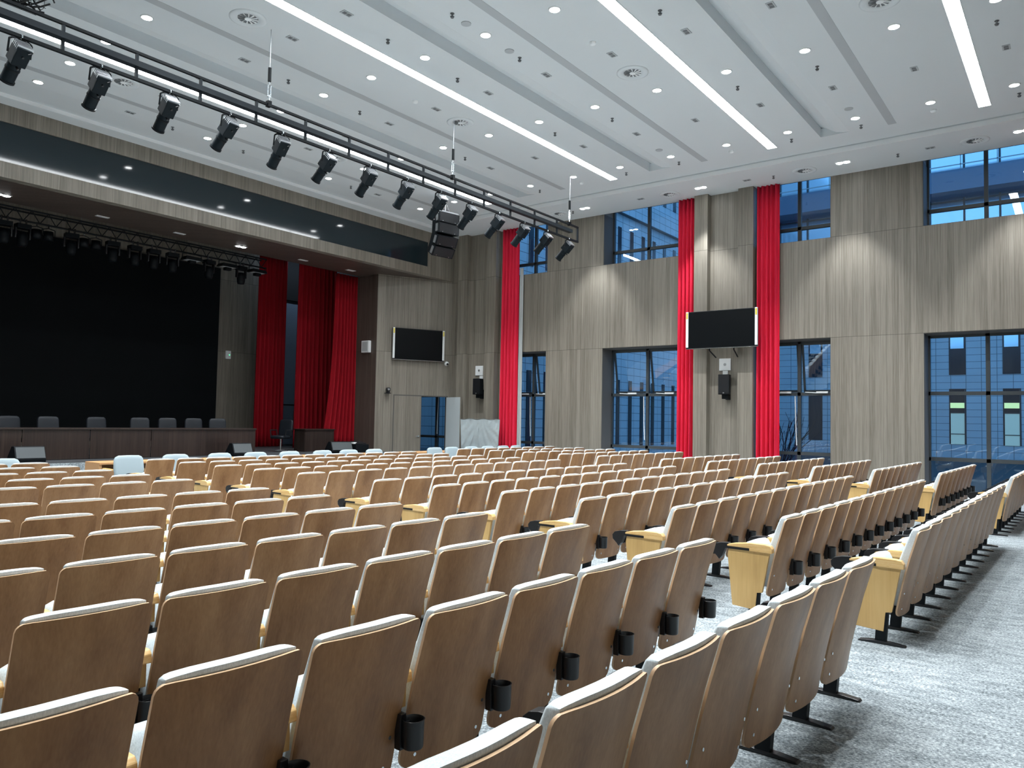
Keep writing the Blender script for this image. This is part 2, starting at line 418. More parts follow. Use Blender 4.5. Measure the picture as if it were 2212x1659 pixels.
# linear strip lights
for i, y in enumerate((1.61, 5.94, 10.25, 14.57)):
    t_ = thing('strip_light', 'long glowing white strip light in the ceiling, %s from the stage' % ORD[4-i], 'ceiling light', (9.9, y, ZC), 0, 'ceiling strip lights')
    MB().box(-8.1, 8.1, -.105, .105, -.014, -.001).build('diffuser', M['strip'], t_, )
    MB().box(-8.11, 8.11, -.113, .113, -.012, -.0005).build('housing', M['white'], t_)

# ------------------------------------------------------------------ ceiling fittings
def spot_light(x, y, z, power, size=150, blend=0.6, r=0.05, parent=None):
    l = bpy.data.lights.new('lamp_light', 'SPOT'); l.energy = power; l.spot_size = math.radians(size); l.spot_blend = blend
    l.shadow_soft_size = r; l.color = WARM
    o = bpy.data.objects.new('lamp_light', l); COL.objects.link(o); o.location = (x, y, z)
    if parent: o.parent = parent
    return o
me_face = MB().cyl((0, 0, -.014), (0, 0, -.008), .082, 20).mesh('lamp_face', M['lamp'])
me_ring = MB().lathe([(.082, -.004), (.084, -.016), (.100, -.012), (.104, 0)], n=24).mesh('ring', M['lampring'], smooth=True)
DX = [2.55, 6.2, 9.9, 13.55, 17.2]; DY = [1.05+1.428*k for k in range(0, 12)]
for ci, x in enumerate(DX):
    for ri, y in enumerate(DY):
        t_ = thing('downlight', 'round glowing ceiling downlight, %s from stage, %s line from window wall' % (ORD[len(DY)-ri], ORD[len(DX)-ci]), 'ceiling light', (x, y, ZC), 0, 'downlights in the main ceiling')
        link('lamp_face', me_face, t_); link('ring', me_ring, t_)
        spot_light(0, 0, -.03, SPOT_W, 104, .75, .05, t_)
me_face2 = MB().cyl((0, -.085, -.014), (0, -.085, -.008), .072, 16).cyl((0, .085, -.014), (0, .085, -.008), .072, 16).mesh('lamp_face', M['lamp'])
me_ring2 = MB().box(-.095, .095, -.175, .175, -.007, 0).mesh('surround', M['lampring'])
PY = [-2.7, 1.08, 4.83, 8.60, 12.40]
for i, y in enumerate(PY):
    t_ = thing('double_downlight', 'twin square downlight over the window wall, %s from the stage' % ORD[5-i], 'ceiling light', (20.0, y, ZC), 0, 'twin downlights along the window wall')
    link('lamp_face', me_face2, t_); link('surround', me_ring2, t_)
    spot_light(0, 0, -.03, 880, 66, .55, .05, t_)
for i, x in enumerate((2.5, 6.84, 13.14, 17.4)):
    t_ = thing('stage_downlight', 'twin downlight under the brown soffit above the stage, %s from the left' % ORD[i+1], 'ceiling light', (x, 20.2, 6.73), PI/2, 'downlights under the stage soffit')
    if i in (1, 2):
        link('lamp_face', me_face2, t_); spot_light(0, 0, -.03, 170, 130, .5, .05, t_)
    else: MB().box(-.05, .05, -.13, .13, -.012, -.006).build('lamp_face', M['lampring'], t_)
    link('surround', me_ring2, t_)
for i, x in enumerate((9.11, 11.2, 15.41)):
    t_ = thing('soffit_vent', 'small pale rectangular vent in the brown stage soffit, %s from the left' % ORD[i+1], 'vent', (x, 20.2, 6.73), 0, 'vents in the stage soffit')
    MB().box(-.16, .16, -.06, .06, -.012, 0).build('plate', M['lampring'], t_)

def diffuser_meshes():
    r = MB().lathe([(.30, 0), (.30, -.012), (.26, -.028), (.17, -.012), (.165, 0)], n=40).mesh('ring', M['ceil'], smooth=True)
    d = MB().cyl((0, 0, -.008), (0, 0, -.001), .165, 32).mesh('opening', M['dgrey'])
    b = MB()
    for k in range(12):
        a = 2*PI*k/12; c, s = math.cos(a), math.sin(a)
        T = Matrix.Rotation(a, 4, 'Z')
        b.add([(.05, -.008, -.006), (.165, -.030, -.006), (.165, .004, -.016), (.05, .006, -.016)], [(0, 1, 2, 3)], 0, T)
    b.cyl((0, 0, -.022), (0, 0, -.004), .055, 20)
    return r, d, b.mesh('blades', M['ceilw'])
mr, mdk, mbl = diffuser_meshes()
DD = [(x, y) for x in (7.2, 12.6) for y in (2.5, 6.8, 11.1, 15.33)] + [(20.1, y) for y in (2.0, 5.8, 9.6, 13.4)]
for i, (x, y) in enumerate(DD):
    nm = {7.2: 'left line of the main ceiling', 12.6: 'right line of the main ceiling', 20.1: 'soffit along the window wall'}[x]
    t_ = thing('round_diffuser', 'round swirl air diffuser, %s from the stage in the %s' % (ORD[4-(i % 4)], nm), 'air vent', (x, y, ZC), 0.3*i, 'round swirl air diffusers')
    link('ring', mr, t_); link('opening', mdk, t_); link('blades', mbl, t_)
msq = MB().box(-.10, .10, -.06, .06, -.010, 0).mesh('plate', M['slot'])
msl = MB().box(-.075, -.01, -.035, .035, -.014, -.009).box(.01, .075, -.035, .035, -.014, -.009).mesh('lens', M['dgrey'])
for ci, x in enumerate((8.05, 11.75, 15.4)):
    for k in range(0, 12):
        y = 1.05+1.428*k
        if ci == 0 and k < 4: continue
        t_ = thing('twin_spot_fitting', 'unlit twin grey ceiling fitting, %s from stage, %s line from window wall' % (ORD[12-k], ORD[3-ci]), 'ceiling fitting', (x, y, ZC), 0, 'unlit twin ceiling fittings')
        link('plate', msq, t_); link('lens', msl, t_)
for k, y in enumerate((2.9, 7.3, 10.5)):
    t_ = thing('twin_spot_fitting', 'unlit grey rectangular fitting in the soffit over the windows, %s from the stage' % ORD[3-k], 'ceiling fitting', (20.05, y, ZC), PI/2, 'unlit twin ceiling fittings')
    link('plate', msq, t_); link('lens', msl, t_)
mspr = MB().cyl((0, 0, -.05), (0, 0, 0), .014, 8).cyl((0, 0, -.058), (0, 0, -.05), .034, 12).cyl((0, 0, -.075), (0, 0, -.07), .026, 12).cyl((0, 0, -.075), (0, 0, -.05), .008, 6).cyl((0, 0, -.006), (0, 0, 0), .035, 16).mesh('sprinkler', M['dgrey'])
SP = [(9.05, 9.7), (9.05, 8.2), (9.05, 12.5), (9.05, 16.8), (10.9, 5.4), (10.9, 8.2), (10.9, 9.7), (10.9, 12.5), (10.9, 16.8), (14.3, 1.1), (14.3, 3.9), (14.3, 5.4), (14.3, 8.2), (14.3, 9.7), (14.4, 12.5), (14.4, 16.8),
      (17.7, 1.0), (17.7, 3.9), (17.7, 5.4), (17.7, 8.2), (17.7, 9.7), (17.7, 12.5), (20.1, 3.6), (20.1, 6.6), (20.1, 12.9)]
for (x, y) in SP:
    ln = {9.05: 'far left', 10.9: 'left', 14.3: 'middle', 14.4: 'middle', 17.7: 'right', 20.1: 'window soffit'}[x]
    same = sorted([q[1] for q in SP if {9.05: 0, 10.9: 1, 14.3: 2, 14.4: 2, 17.7: 3, 20.1: 4}[q[0]] == {9.05: 0, 10.9: 1, 14.3: 2, 14.4: 2, 17.7: 3, 20.1: 4}[x]], reverse=True)
    o = link('sprinkler_head', mspr); o.location = (x, y, ZC)
    tag(o, 'small dark sprinkler head in the ceiling, %s from the stage in the %s line' % (ORD[same.index(y)+1], ln), 'sprinkler', 'ceiling sprinklers')
msm = MB().lathe([(.06, 0), (.06, -.02), (.045, -.045), (.0, -.05)], n=20).mesh('smoke_detector', M['ceilw'], smooth=True)
msp = MB().cyl((0, 0, -.012), (0, 0, 0), .085, 24).mesh('speaker_plate', M['slot'])
for (x, y, l) in ((11.18, 6.82, 'between the two middle strip lights'), (11.19, 11.12, 'left of the long strip light'), (17.67, 6.82, 'beside the end of the middle strip light'), (17.67, 2.49, 'beside the nearest strip light end'), (17.78, 11.15, 'over the lighting bar end')):
    o = link('smoke_detector', msm); o.location = (x, y, ZC); tag(o, 'small white smoke detector on the ceiling, ' + l, 'smoke detector', 'smoke detectors')
for (x, y, l) in ((9.42, 8.22, 'near the middle step, left one of a pair'), (10.59, 8.2, 'near the middle step, right one of a pair'), (16.64, 8.23, 'beside the right end of the middle step'), (16.62, 3.9, 'beside the right end of the nearest step')):
    o = link('ceiling_speaker', msp); o.location = (x, y, ZC); tag(o, 'flat round grey ceiling speaker grille ' + l, 'ceiling speaker', 'ceiling speaker grilles')

# ------------------------------------------------------------------ windows
XW = 21.60
def window(n, y0, y1, low, sashes):
    z0, z1 = (ZL0, ZL1) if low else (ZU0, ZC+.28)
    t_ = bpy.data.objects.new('window_%d' % n, None); COL.objects.link(t_); t_['kind'] = 'structure'
    t_.location = (XW, (y0+y1)/2, z0)
    W2, HH = (y1-y0)/2, z1-z0; fr = MB(); d = .05; fw = .055
    for a, b in ((-W2, -W2+fw), (W2-fw, W2), (-.045, .045)): fr.box(-d, d, a, b, 0, HH)
    bars = [fw/2, HH-fw/2] + ([0.93-z0, 2.56-z0] if low else [7.11+.06-z0])
    for b in bars: fr.box(-d, d, -W2, W2, b-.045, b+.045)
    fr.build('window_frame', M['frame'], t_)
    bars = sorted(bars); pn = MB()
    for i in range(len(bars)-1):
        for (a, b) in ((-W2+fw, -.045), (.045, W2-fw)):
            if sashes and low and bars[i] > 2.0: continue
            pn.box(-.004, .004, a, b, bars[i]+.045, bars[i+1]-.045)
    pn.build('pane', M['glass'], t_)
    if sashes and low:
        for (a, b) in ((-W2+fw, -.045), (.045, W2-fw)):
            zt, zb = HH-fw, 2.56-z0+.045; hh = zt-zb
            sh = MB(); sh.box(-.025, .025, a, a+.05, -hh, 0); sh.box(-.025, .025, b-.05, b, -hh, 0)
            sh.box(-.025, .025, a, b, -.05, 0); sh.box(-.025, .025, a, b, -hh, -hh+.06)
            so = sh.build('sash', M['frame'], t_); so.location = (.03, 0, zt); so.rotation_euler = (0, -math.radians(10), 0)
            g = MB().box(-.004, .004, a+.05, b-.05, -hh+.06, -.05).build('sash_pane', M['glass'], so)
            ac = MB().box(-.10, -.05, (a+b)/2-.28, (a+b)/2+.02, 2.56-z0+.02, 2.56-z0+.07).cyl((-.07, (a+b)/2+.02, 2.56-z0+.03), (-.07, (a+b)/2+.32, 2.56-z0+.05), .012, 8)
            ac.build('opener', M['white'], t_)
        MB().tube([(-.08, .10, 2.50-z0), (-.10, .07, 1.6-z0), (-.10, .05, 1.15-z0)], .014, 8).build('crank_rod', M['white'], t_)
for i, (a, b) in enumerate(WINS):
    window(i+1, a, b, True, i < 3); window(i+6, a, b, False, False)
# white curb inside window 4 is part of wall_right (second material)

# ------------------------------------------------------------------ curtains
def curtain(name, x0, x1, y0, y1, z0, z1, folds, amp, m, flare=0.0, axis='y', n_per=8, gather=0.0, seed=1):
    """pleated hanging cloth as a solid sheet; axis 'y' runs along the side wall, 'x' along the stage"""
    rnd = random.Random(seed); ph = [rnd.uniform(-.5, .5) for _ in range(folds+2)]; am = [rnd.uniform(.6, 1.25) for _ in range(folds+2)]
    n = folds*n_per; zs = [z0+(z1-z0)*j/14 for j in range(15)]; P = []; Q = []
    for z in zs:
        q = (z1-z)/(z1-z0); row = []; row2 = []
        for i in range(n+1):
            u = i/n; k = u*folds; ki = min(int(k), folds-1)
            a = amp*(am[ki]*(1-(k-ki))+am[ki+1]*(k-ki))*(0.55+0.6*q)
            off = a*math.sin(2*PI*k+ph[ki]*(1-(k-ki))+ph[ki+1]*(k-ki)+0.35*q)
            if axis == 'y': p = (x0+off, y0+(y1-y0)*u+flare*q**3*(u-.5), z)
            else: p = (x0+(x1-x0)*u-flare*q**3*(1-u), y0+off, z)
            row.append(p); row2.append((p[0]+.012, p[1], z) if axis == 'y' else (p[0], p[1]+.012, z))
        P.append(row); Q.append(row2)
    mb = MB(); mb.grid(P); mb.grid(Q, flip=True)
    for a, b in ((P[0], Q[0]), (P[-1], Q[-1])): mb.grid([a, b])
    mb.grid([[r[0] for r in P], [r[0] for r in Q]]); mb.grid([[r[-1] for r in P], [r[-1] for r in Q]])
    return mb.build(name, m, smooth=True)
tag(curtain('curtain', 20.80, 0, 15.50, 16.20, 0.05, ZC-.01, 5, .09, M['red'], seed=3), 'red curtain at the far corner window, between plastic covered case and grey lining', 'curtain', 'red window curtains')
tag(curtain('curtain', 20.80, 0, 9.12, 9.62, 0.05, ZC-.01, 4, .10, M['red'], seed=4), 'narrow red curtain left of the television pillars on the window wall', 'curtain', 'red window curtains')
tag(curtain('curtain', 20.80, 0, 6.66, 7.28, 0.05, ZC-.01, 5, .11, M['red'], seed=9), 'wide red curtain right of the television pillars on the window wall', 'curtain', 'red window curtains')
tag(curtain('curtain', 20.80, 0, 0.06, 0.62, 0.05, ZC-.01, 5, .06, M['red'], seed=10), 'red curtain of the nearest window, outside the picture edge', 'curtain', 'red window curtains')
tag(curtain('curtain_lining', 20.86, 0, 15.36, 15.50, 0.1, 6.9, 3, .03, M['liner'], seed=5), 'thin grey curtain lining hanging beside the far red curtain', 'curtain lining')
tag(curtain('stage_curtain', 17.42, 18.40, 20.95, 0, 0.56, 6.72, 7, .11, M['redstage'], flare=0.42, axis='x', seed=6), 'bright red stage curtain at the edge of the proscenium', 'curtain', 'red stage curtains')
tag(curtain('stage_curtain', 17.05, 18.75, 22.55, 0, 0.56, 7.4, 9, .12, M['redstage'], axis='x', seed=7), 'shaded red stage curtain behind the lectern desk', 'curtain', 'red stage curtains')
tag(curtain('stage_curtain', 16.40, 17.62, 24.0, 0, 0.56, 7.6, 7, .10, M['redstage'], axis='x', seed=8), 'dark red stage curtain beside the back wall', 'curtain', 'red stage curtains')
# ------------------------------------------------------------------ auditorium chairs
def prof(z): 
    pts = [(.90, 0), (.78, .035), (.67, .068), (.52, .105), (.37, .138), (.27, .158), (.18, .172)]
    for (za, ya), (zb, yb) in zip(pts, pts[1:]):
        if z >= zb: 
            k = (za-z)/(za-zb); return ya+(yb-ya)*k
    return pts[-1][1]
SAG = .034
def chair_meshes(p):
    w_ = p/2-.022; D = {}
    us = [-1, -.985, -.955, -.91, -.8, -.6, -.4, -.2, 0, .2, .4, .6, .8, .91, .955, .985, 1]
    r = .035
    def ztop(u):
        d = abs(u)*w_-(w_-r); return .90-(r-math.sqrt(max(r*r-d*d, 0)) if d > 0 else 0)
    def zbot(u):
        d = abs(u)*w_-(w_-.06); return .215+(.06-math.sqrt(max(.06**2-d*d, 0)) if d > 0 else 0)
    def ysurf(u, z): return prof(z)-SAG*(1-u*u)
    P, Q = [], []
    NV = 16
    for j in range(NV+1):
        v = j/NV; rp = []; rq = []
        for u in us:
            z = zbot(u)+(ztop(u)-zbot(u))*v; y = ysurf(u, z)
            rp.append((u*w_, y, z)); rq.append((u*w_, y+.013, z))
        P.append(rp); Q.append(rq)
    mb = MB(); mb.grid(P, 0, True); mb.grid(Q, 0)
    mb.grid([P[-1], Q[-1]], 1); mb.grid([P[0], Q[0]], 1)
    mb.grid([[a[0] for a in P], [a[0] for a in Q]], 1); mb.grid([[a[-1] for a in P], [a[-1] for a in Q]], 1)
    D['back_panel'] = mb.mesh('back_panel', [M['veneer'], M['ply']], auto=0.5)
    # upholstered front of the back
    cw = w_-.032; P = []; Q = []
    us2 = [-1, -.995, -.97, -.93, -.85, -.6, -.3, 0, .3, .6, .85, .93, .97, .995, 1]; vs2 = [0, .04, .12, .3, .5, .7, .85, .93, .965, .985, 1]
    for v in vs2:
        rp = []; rq = []
        for u in us2:
            z = .30+(.908-.30)*v; uu = u*cw/w_
            T = .062+.050*(1-v)
            rnd_u = (1-abs(u)**18)**.5; rnd_v = (1-abs(max(v-.55, 0)/.45)**7)**.5 if v > .55 else 1
            y = ysurf(uu, min(z, .9))+.014
            dz = .012*(1-u**4)*v
            k = rnd_u*rnd_v
            rp.append((u*cw, y, z+dz)); rq.append((u*cw, y+T*(.80+.20*k)*(1 if abs(u) < .99 else .9) if v < 1 else y+.01+T*.72*rnd_u, z+dz))
        P.append(rp); Q.append(rq)
    mb = MB(); mb.grid(P, 0, True); mb.grid(Q, 0); mb.grid([P[-1], Q[-1]]); mb.grid([P[0], Q[0]])
    mb.grid([[a[0] for a in P], [a[0] for a in Q]]); mb.grid([[a[-1] for a in P], [a[-1] for a in Q]])
    D['backrest'] = mb.mesh('backrest', M['fabric'], auto=1.1)
    # folded seat standing between the arms
    sw = p-.105
    mb = sbox(0, 0, 0, sw, .125, .40, n=8, e=5); T = Matrix.Translation((0, .300, .475)) @ Matrix.Rotation(math.radians(-14), 4, 'X')
    mb.v = [tuple(T @ Vector(q)) for q in mb.v]; D['seat'] = mb.mesh('seat', M['fabric'], smooth=True)
    mb = MB().box(-sw/2+.01, sw/2-.01, .06, .075, -.17, .17); mb.v = [tuple(T @ Vector(q)) for q in mb.v]
    D['seat_board'] = mb.mesh('seat_board', M['veneer'])
    x = p/2
    # leg and foot of the right-hand stanchion
    D['leg'] = MB().prism([(.235, .02), (.315, .02), (.265, .58), (.185, .58)], x-.026, x+.026).mesh('leg', M['black'])
    D['foot'] = MB().prism([(.09, .0), (.10, .012), (.20, .022), (.34, .024), (.43, .012), (.44, 0)], x-.03, x+.03).mesh('foot', M['blackp'], bevel=.006)
    D['armrest'] = MB().prism([(.10, .605), (.105, .645), (.125, .662), (.30, .660), (.44, .648), (.455, .605)], x-.03, x+.03).mesh('armrest', M['armwood'], bevel=.006)
    D['arm_panel'] = MB().box(x-.016, x+.016, .125, .43, .50, .605).mesh('arm_panel', M['maple'])
    cap = [(.33, .664), (.44, .658), (.485, .648), (.512, .625), (.518, .59), (.505, .55), (.482, .545), (.485, .585), (.465, .605), (.44, .615), (.42, .640), (.33, .652)]
    D['arm_cap'] = MB().prism(cap, x-.033, x+.033).mesh('arm_cap', M['blackp'], bevel=.004)
    # cup holder: open cup on a bracket
    cy = prof(.42)-.062; mb = MB()
    mb.lathe([(.036, .355), (.041, .352), (.044, .36), (.047, .465), (.049, .468), (.045, .469), (.041, .46), (.037, .368), (.0, .366)], (x+.005, cy, 0), 20)
    mb.lathe([(.0, .352), (.040, .352)], (x+.005, cy, 0), 20)
    D['cup_holder'] = mb.mesh('cup_holder', M['blackp'], auto=0.7)
    y1 = prof(.42)-.004
    D['bracket'] = MB().box(x-.045, x-.012, y1-.035, y1, .345, .49).box(x-.03, x+.02, cy+.03, y1, .37, .45).mesh('bracket', M['blackp'], bevel=.003)
    mb = MB()
    for (bx, bz) in ((-x+.075, .40), (x-.075, .40), (-x+.09, .275), (x-.09, .275)):
        yy = ysurf(bx/w_, bz); mb2 = MB().cyl((bx, yy-.003, bz), (bx, yy+.002, bz), .008, 10); D.setdefault('bolts', []).append(mb2.mesh('bolt', M['chrome']))
    # aisle end set (left side)
    D['side_panel'] = MB().prism([(.125, .605), (.49, .605), (.50, .55), (.455, .115), (.25, .10), (.235, .25), (.19, .256)], -x-.020, -x+.010).mesh('side_panel', M['maple'], bevel=.003)
    D['armrest_l'] = MB().prism([(.10, .600), (.10, .640), (.12, .665), (.16, .672), (.30, .672), (.44, .655), (.50, .640), (.50, .625), (.30, .625), (.30, .603)], -x-.035, -x+.030).mesh('armrest', M['armwood'], bevel=.006)
    D['strip_l'] = MB().box(-x-.031, -x+.026, .302, .50, .604, .624).mesh('tablet_slot', M['blackp'])
    cap = [(.49, .655), (.56, .650), (.62, .635), (.645, .605), (.64, .565), (.60, .53), (.575, .50), (.55, .53), (.52, .60), (.49, .61)]
    D['cap_l'] = MB().prism(cap, -x-.030, -x+.025).mesh('arm_cap', M['blackp'], bevel=.004)
    D['leg_l'] = MB().prism([(.235, .02), (.315, .02), (.27, .58), (.19, .58)], -x-.016, -x+.036).mesh('leg', M['black'])
    D['foot_l'] = MB().prism([(.09, .0), (.10, .012), (.20, .022), (.34, .024), (.43, .012), (.44, 0)], -x-.03, -x+.03).mesh('foot', M['blackp'], bevel=.006)
    return D
CM = {'A': chair_meshes(.57), 'C': chair_meshes(.5427)}
ROWS = [0, 1, 2, 3, 4, 5, 6, 7.5, 8.5, 9.5, 10.5, 11.5]
BN = {'A': 'left', 'C': 'middle', 'D': 'right'}
def chair(block, n, nseat, ri, loc, rz, first, last):
    D = CM['A' if block == 'A' else 'C']
    side = 'window-side' if False else ''
    nn = nseat-n if block == 'A' else n+1          # counted from the aisle end
    label = 'grey seat with wooden back, %s from aisle, %s row from back, %s block' % (ORD[nn], ORD[ri+1], BN[block])
    c = thing('auditorium_chair', label, 'chair', loc, rz, 'auditorium chairs')
    for k in ('back_panel', 'backrest', 'seat', 'leg', 'foot', 'armrest', 'arm_panel'): link(k, D[k], c)
    bo = link('seat_board', D['seat_board'], c)
    link('arm_cap', D['arm_cap'], c)
    if ri > 0:
        q = link('cup_holder', D['cup_holder'], c); link('bracket', D['bracket'], q)
    if ri < 4:
        for b in D['bolts']: link('bolt', b, c)
    if first:
        sp = link('side_panel', D['side_panel'], c)
        a = link('armrest', D['armrest_l'], c); link('tablet_slot', D['strip_l'], a); link('arm_cap', D['cap_l'], a)
        link('leg', D['leg_l'], c); link('foot', D['foot_l'], c)
    return c
for ri, k in enumerate(ROWS):
    y = 1.0576+1.0202*k
    for i in range(8):
        n = 7-i; d = -(i+.5)*.57
        if i == 7 and ri > 4 and False: continue
        chair('A', n, 8, ri, (5.158+d+.022, y-.0354*d-.03+.03, 0), -math.atan(.0354), i == 7, i == 0)
    for i in range(12):
        d = (i+.5)*.5427
        chair('C', i, 12, ri, (6.677+d-.022, y-.0131*d, 0), -.0131, i == 0, i == 11)
    for i in range(8):
        d = (i+.5)*.5427
        o = chair('D', i, 8, ri, (14.58+d, y-.105-.0131*d, 0), -.0131, i == 0, i == 7); o.scale = (1, 1, 1.035)

# ------------------------------------------------------------------ front row padded chairs and desks
def rounded(w_, d, h, c, tilt=0, n=8, e=5):
    mb = sbox(0, 0, 0, w_, d, h, n=n, e=e); T = Matrix.Translation(c) @ Matrix.Rotation(tilt, 4, 'X')
    mb.v = [tuple(T @ Vector(q)) for q in mb.v]; return mb
V = {'backrest': rounded(.54, .11, .50, (0, .06, .665), math.radians(-10)).mesh('backrest', M['fabric2'], smooth=True),
     'seat': rounded(.50, .46, .13, (0, .34, .44)).mesh('seat', M['fabric2'], smooth=True),
     'armL': MB().box(-.30, -.24, .08, .50, .62, .66).mesh('armrest', M['armwood'], bevel=.01),
     'armR': MB().box(.24, .30, .08, .50, .62, .66).mesh('armrest', M['armwood'], bevel=.01),
     'supL': MB().box(-.285, -.255, .12, .44, .30, .62).mesh('arm_panel', M['maple']),
     'supR': MB().box(.255, .285, .12, .44, .30, .62).mesh('arm_panel', M['maple']),
     'post': MB().box(-.04, .04, .26, .36, .03, .38).mesh('leg', M['black']),
     'base': MB().box(-.26, .26, .20, .42, 0, .03).mesh('foot', M['blackp'], bevel=.008)}
VX = [5.02, 7.10, 8.02, 8.98, 9.82, 10.70, 11.62, 12.41, 13.24, 15.45, 16.16, 17.0, 17.77, 18.52, 19.19]
for i, x in enumerate(VX):
    c = thing('padded_chair', 'pale grey padded front-row chair behind the desks, %s from the left' % ORD[i+1], 'chair', (x, 14.2, 0), random.uniform(-.08, .08) if i != 1 else -.06, 'padded chairs of the front row')
    for k in ('backrest', 'seat', 'post', 'base'): link({'post': 'leg', 'base': 'foot'}.get(k, k), V[k], c)
    for k, nm in (('armL', 'armrest'), ('armR', 'armrest'), ('supL', 'arm_panel'), ('supR', 'arm_panel')): link(nm, V[k], c)
def desk(x0, x1, y0, y1, zt, label, m):
    t_ = thing('front_desk', label, 'desk', ((x0+x1)/2, (y0+y1)/2, 0), 0, 'long front desks'); L = (x1-x0)/2; D_ = (y1-y0)/2
    MB().box(-L, L, -D_, D_, zt-.04, zt).build('desk_top', m, t_, bevel=.006)
    MB().box(-L, -L+.05, -D_+.02, D_, 0, zt-.04).build('end_panel', m, t_); MB().box(L-.05, L, -D_+.02, D_, 0, zt-.04).build('end_panel', m, t_)
    MB().box(-L+.05, L-.05, D_-.04, D_, .08, zt-.04).build('front_panel', m, t_)
    MB().box(-L+.05, L-.05, -D_+.06, D_-.04, zt-.20, zt-.18).build('shelf', m, t_)
desk(6.85, 14.0, 14.86, 15.45, .75, 'long light wooden desk before the front row, in front of the stage', M['deskwood'])
desk(15.1, 19.7, 14.86, 15.45, .75, 'reddish wooden desk near the far corner door, before the front row', M['deskwood'])

# ------------------------------------------------------------------ televisions
def tv(loc, rz, w_, h, label, bracket, protrude):
    t_ = thing('television', label, 'television', loc, rz, 'wall televisions')   # local: x along wall, -y faces the hall
    MB().box(-w_/2, w_/2, -.05, 0, -h/2, h/2).build('body', M['blackp'], t_, bevel=.008)
    MB().box(-w_/2+.02, w_/2-.02, -.054, -.05, -h/2+.03, h/2-.02).build('screen', M['screen'], t_)
    for s in (-1, 1):
        a, b = sorted((s*(w_/2-.005), s*(w_/2-.075)))
        e = MB().box(a, b, -.075, -.05, -h/2+.05, h/2).build('packing_strip', M['white'], t_)
        MB().box(a+.012, b-.012, -.078, -.075, h/2-.20, h/2-.03).build('sticker', M['yellow'], e)
    MB().box(-w_/2, w_/2, -.058, -.05, -h/2, -h/2+.018).build('lower_trim', M['chrome'], t_)
    MB().box(-.3, .3, 0, protrude, -.2, .2).build('wall_bracket', M['black'], t_)
    if bracket:
        for x in (-.35, .35):
            MB().tube([(x, .0, -h/2+.08), (x, .0, -h/2-.05), (x*.9, .38, -h/2-.22)], .018, 8).build('bracket_arm', M['black'], t_)
Tm = TS @ Vector((1.515, -.10, 1.71+2.60)); 
tv(Tm, math.atan2(t.y, t.x), 1.96, 1.13, 'black television on the angled wall beside the stage, above the open door', False, .10)
tv((20.26, 8.07, 1.71+2.61), -PI/2+.0, 2.06, 1.06, 'black television on the pillars between two red curtains on the window wall', True, .38)

# ------------------------------------------------------------------ wall speakers, boxes, cameras
def wall_speaker(x, y, z, label):
    s = thing('wall_speaker', label, 'speaker', (x, y, z), -PI/2, 'black wall speakers')
    MB().prism([(-.16, 0), (.16, 0), (.11, .26), (-.11, .26)], -.28, .28, 'z').build('cabinet', M['black'], s, bevel=.01)
    MB().box(-.15, .15, -.008, 0, -.26, .26).build('grille', M['blackp'], s)
    MB().box(-.02, .02, -.012, -.008, -.25, -.225).build('badge', M['steel'], s)
    MB().box(-.09, .09, .10, .30, -.40, -.28).build('wall_mount', M['black'], s)
    MB().box(-.06, .06, .30, .38, -.42, -.10).build('mount_plate', M['black'], s)
wall_speaker(20.50, 8.10, 1.71+1.09, 'black wall speaker below the television between the pillars')
wall_speaker(20.50, 17.05, 1.71+1.13, 'black wall speaker in the far pillar niche above the covered case')
def plate(x, y, z, a, label, dark=True, nm='access_point', cat='wall box'):
    s = thing(nm, label, cat, (x, y, z), -PI/2)
    MB().box(-a/2, a/2, -.04, 0, -a/2, a/2).build('cover', M['white'], s, bevel=.012)
    if dark: MB().cyl((0, -.044, 0), (0, -.04, 0), a*.12, 12).build('logo_disc', M['steel'], s)
plate(20.88, 8.20, 1.71+1.67, .34, 'white square wireless box under the television, above the wall speaker')
plate(20.88, 17.22, 1.71+1.71, .34, 'white square wireless box above the speaker in the far pillar niche')
plate(20.88, 8.19, 1.71+1.42, .15, 'small white socket plate just above the window wall speaker', False, 'socket_plate', 'socket')
plate(20.88, 17.12, 1.71+1.45, .15, 'small white socket plate just above the far niche speaker', False, 'socket_plate', 'socket')
s = thing('portal_speaker', 'white box speaker on the brown side of the stage opening', 'speaker', (18.36, 20.30, 1.71+2.47), -PI/2)
MB().box(-.19, .19, -.12, 0, -.21, .21).build('cabinet', M['white'], s, bevel=.015); MB().box(-.14, .14, -.126, -.12, -.16, .16).build('grille', M['liner'], s)
p_ = TS @ Vector((2.66, 0, 1.71+1.99)); s = thing('dome_camera', 'white dome security camera below the corner television', 'security camera', p_, math.atan2(t.y, t.x))
MB().lathe([(0, -.10), (.05, -.095), (.075, -.06), (.085, 0)], n=20, T=Matrix.Rotation(PI/2, 4, 'X').inverted() @ Matrix.Scale(1, 4)).build('housing', M['white'], s, smooth=True)
sbox(0, -.10, -.02, .085, .07, .085, n=8, e=2).build('lens', M['blackp'], s, smooth=True)
p_ = TS @ Vector((.42, 0, 1.71+.92)); s = thing('tracking_camera', 'small black pan camera on a shelf bracket left of the corner television', 'camera', p_, math.atan2(t.y, t.x))
MB().box(-.09, .09, -.22, 0, -.09, -.07).build('shelf', M['black'], s); MB().cyl((0, -.14, -.07), (0, -.14, -.02), .07, 16).build('base', M['blackp'], s)
sbox(0, -.14, .05, .16, .14, .15, n=8, e=3).build('head', M['blackp'], s, smooth=True); MB().cyl((0, -.23, .05), (0, -.20, .05), .035, 16).build('lens', M['steel'], s)
s = thing('wall_controller', 'small beige wall box with a green light on the stage back wall', 'wall box', (16.2, 25.5, 1.71+2.20), 0)
MB().box(-.10, .10, -.05, 0, -.15, .15).build('cover', M['white'], s); MB().box(.02, .06, -.054, -.05, -.02, .02).build('indicator', M['green'], s)

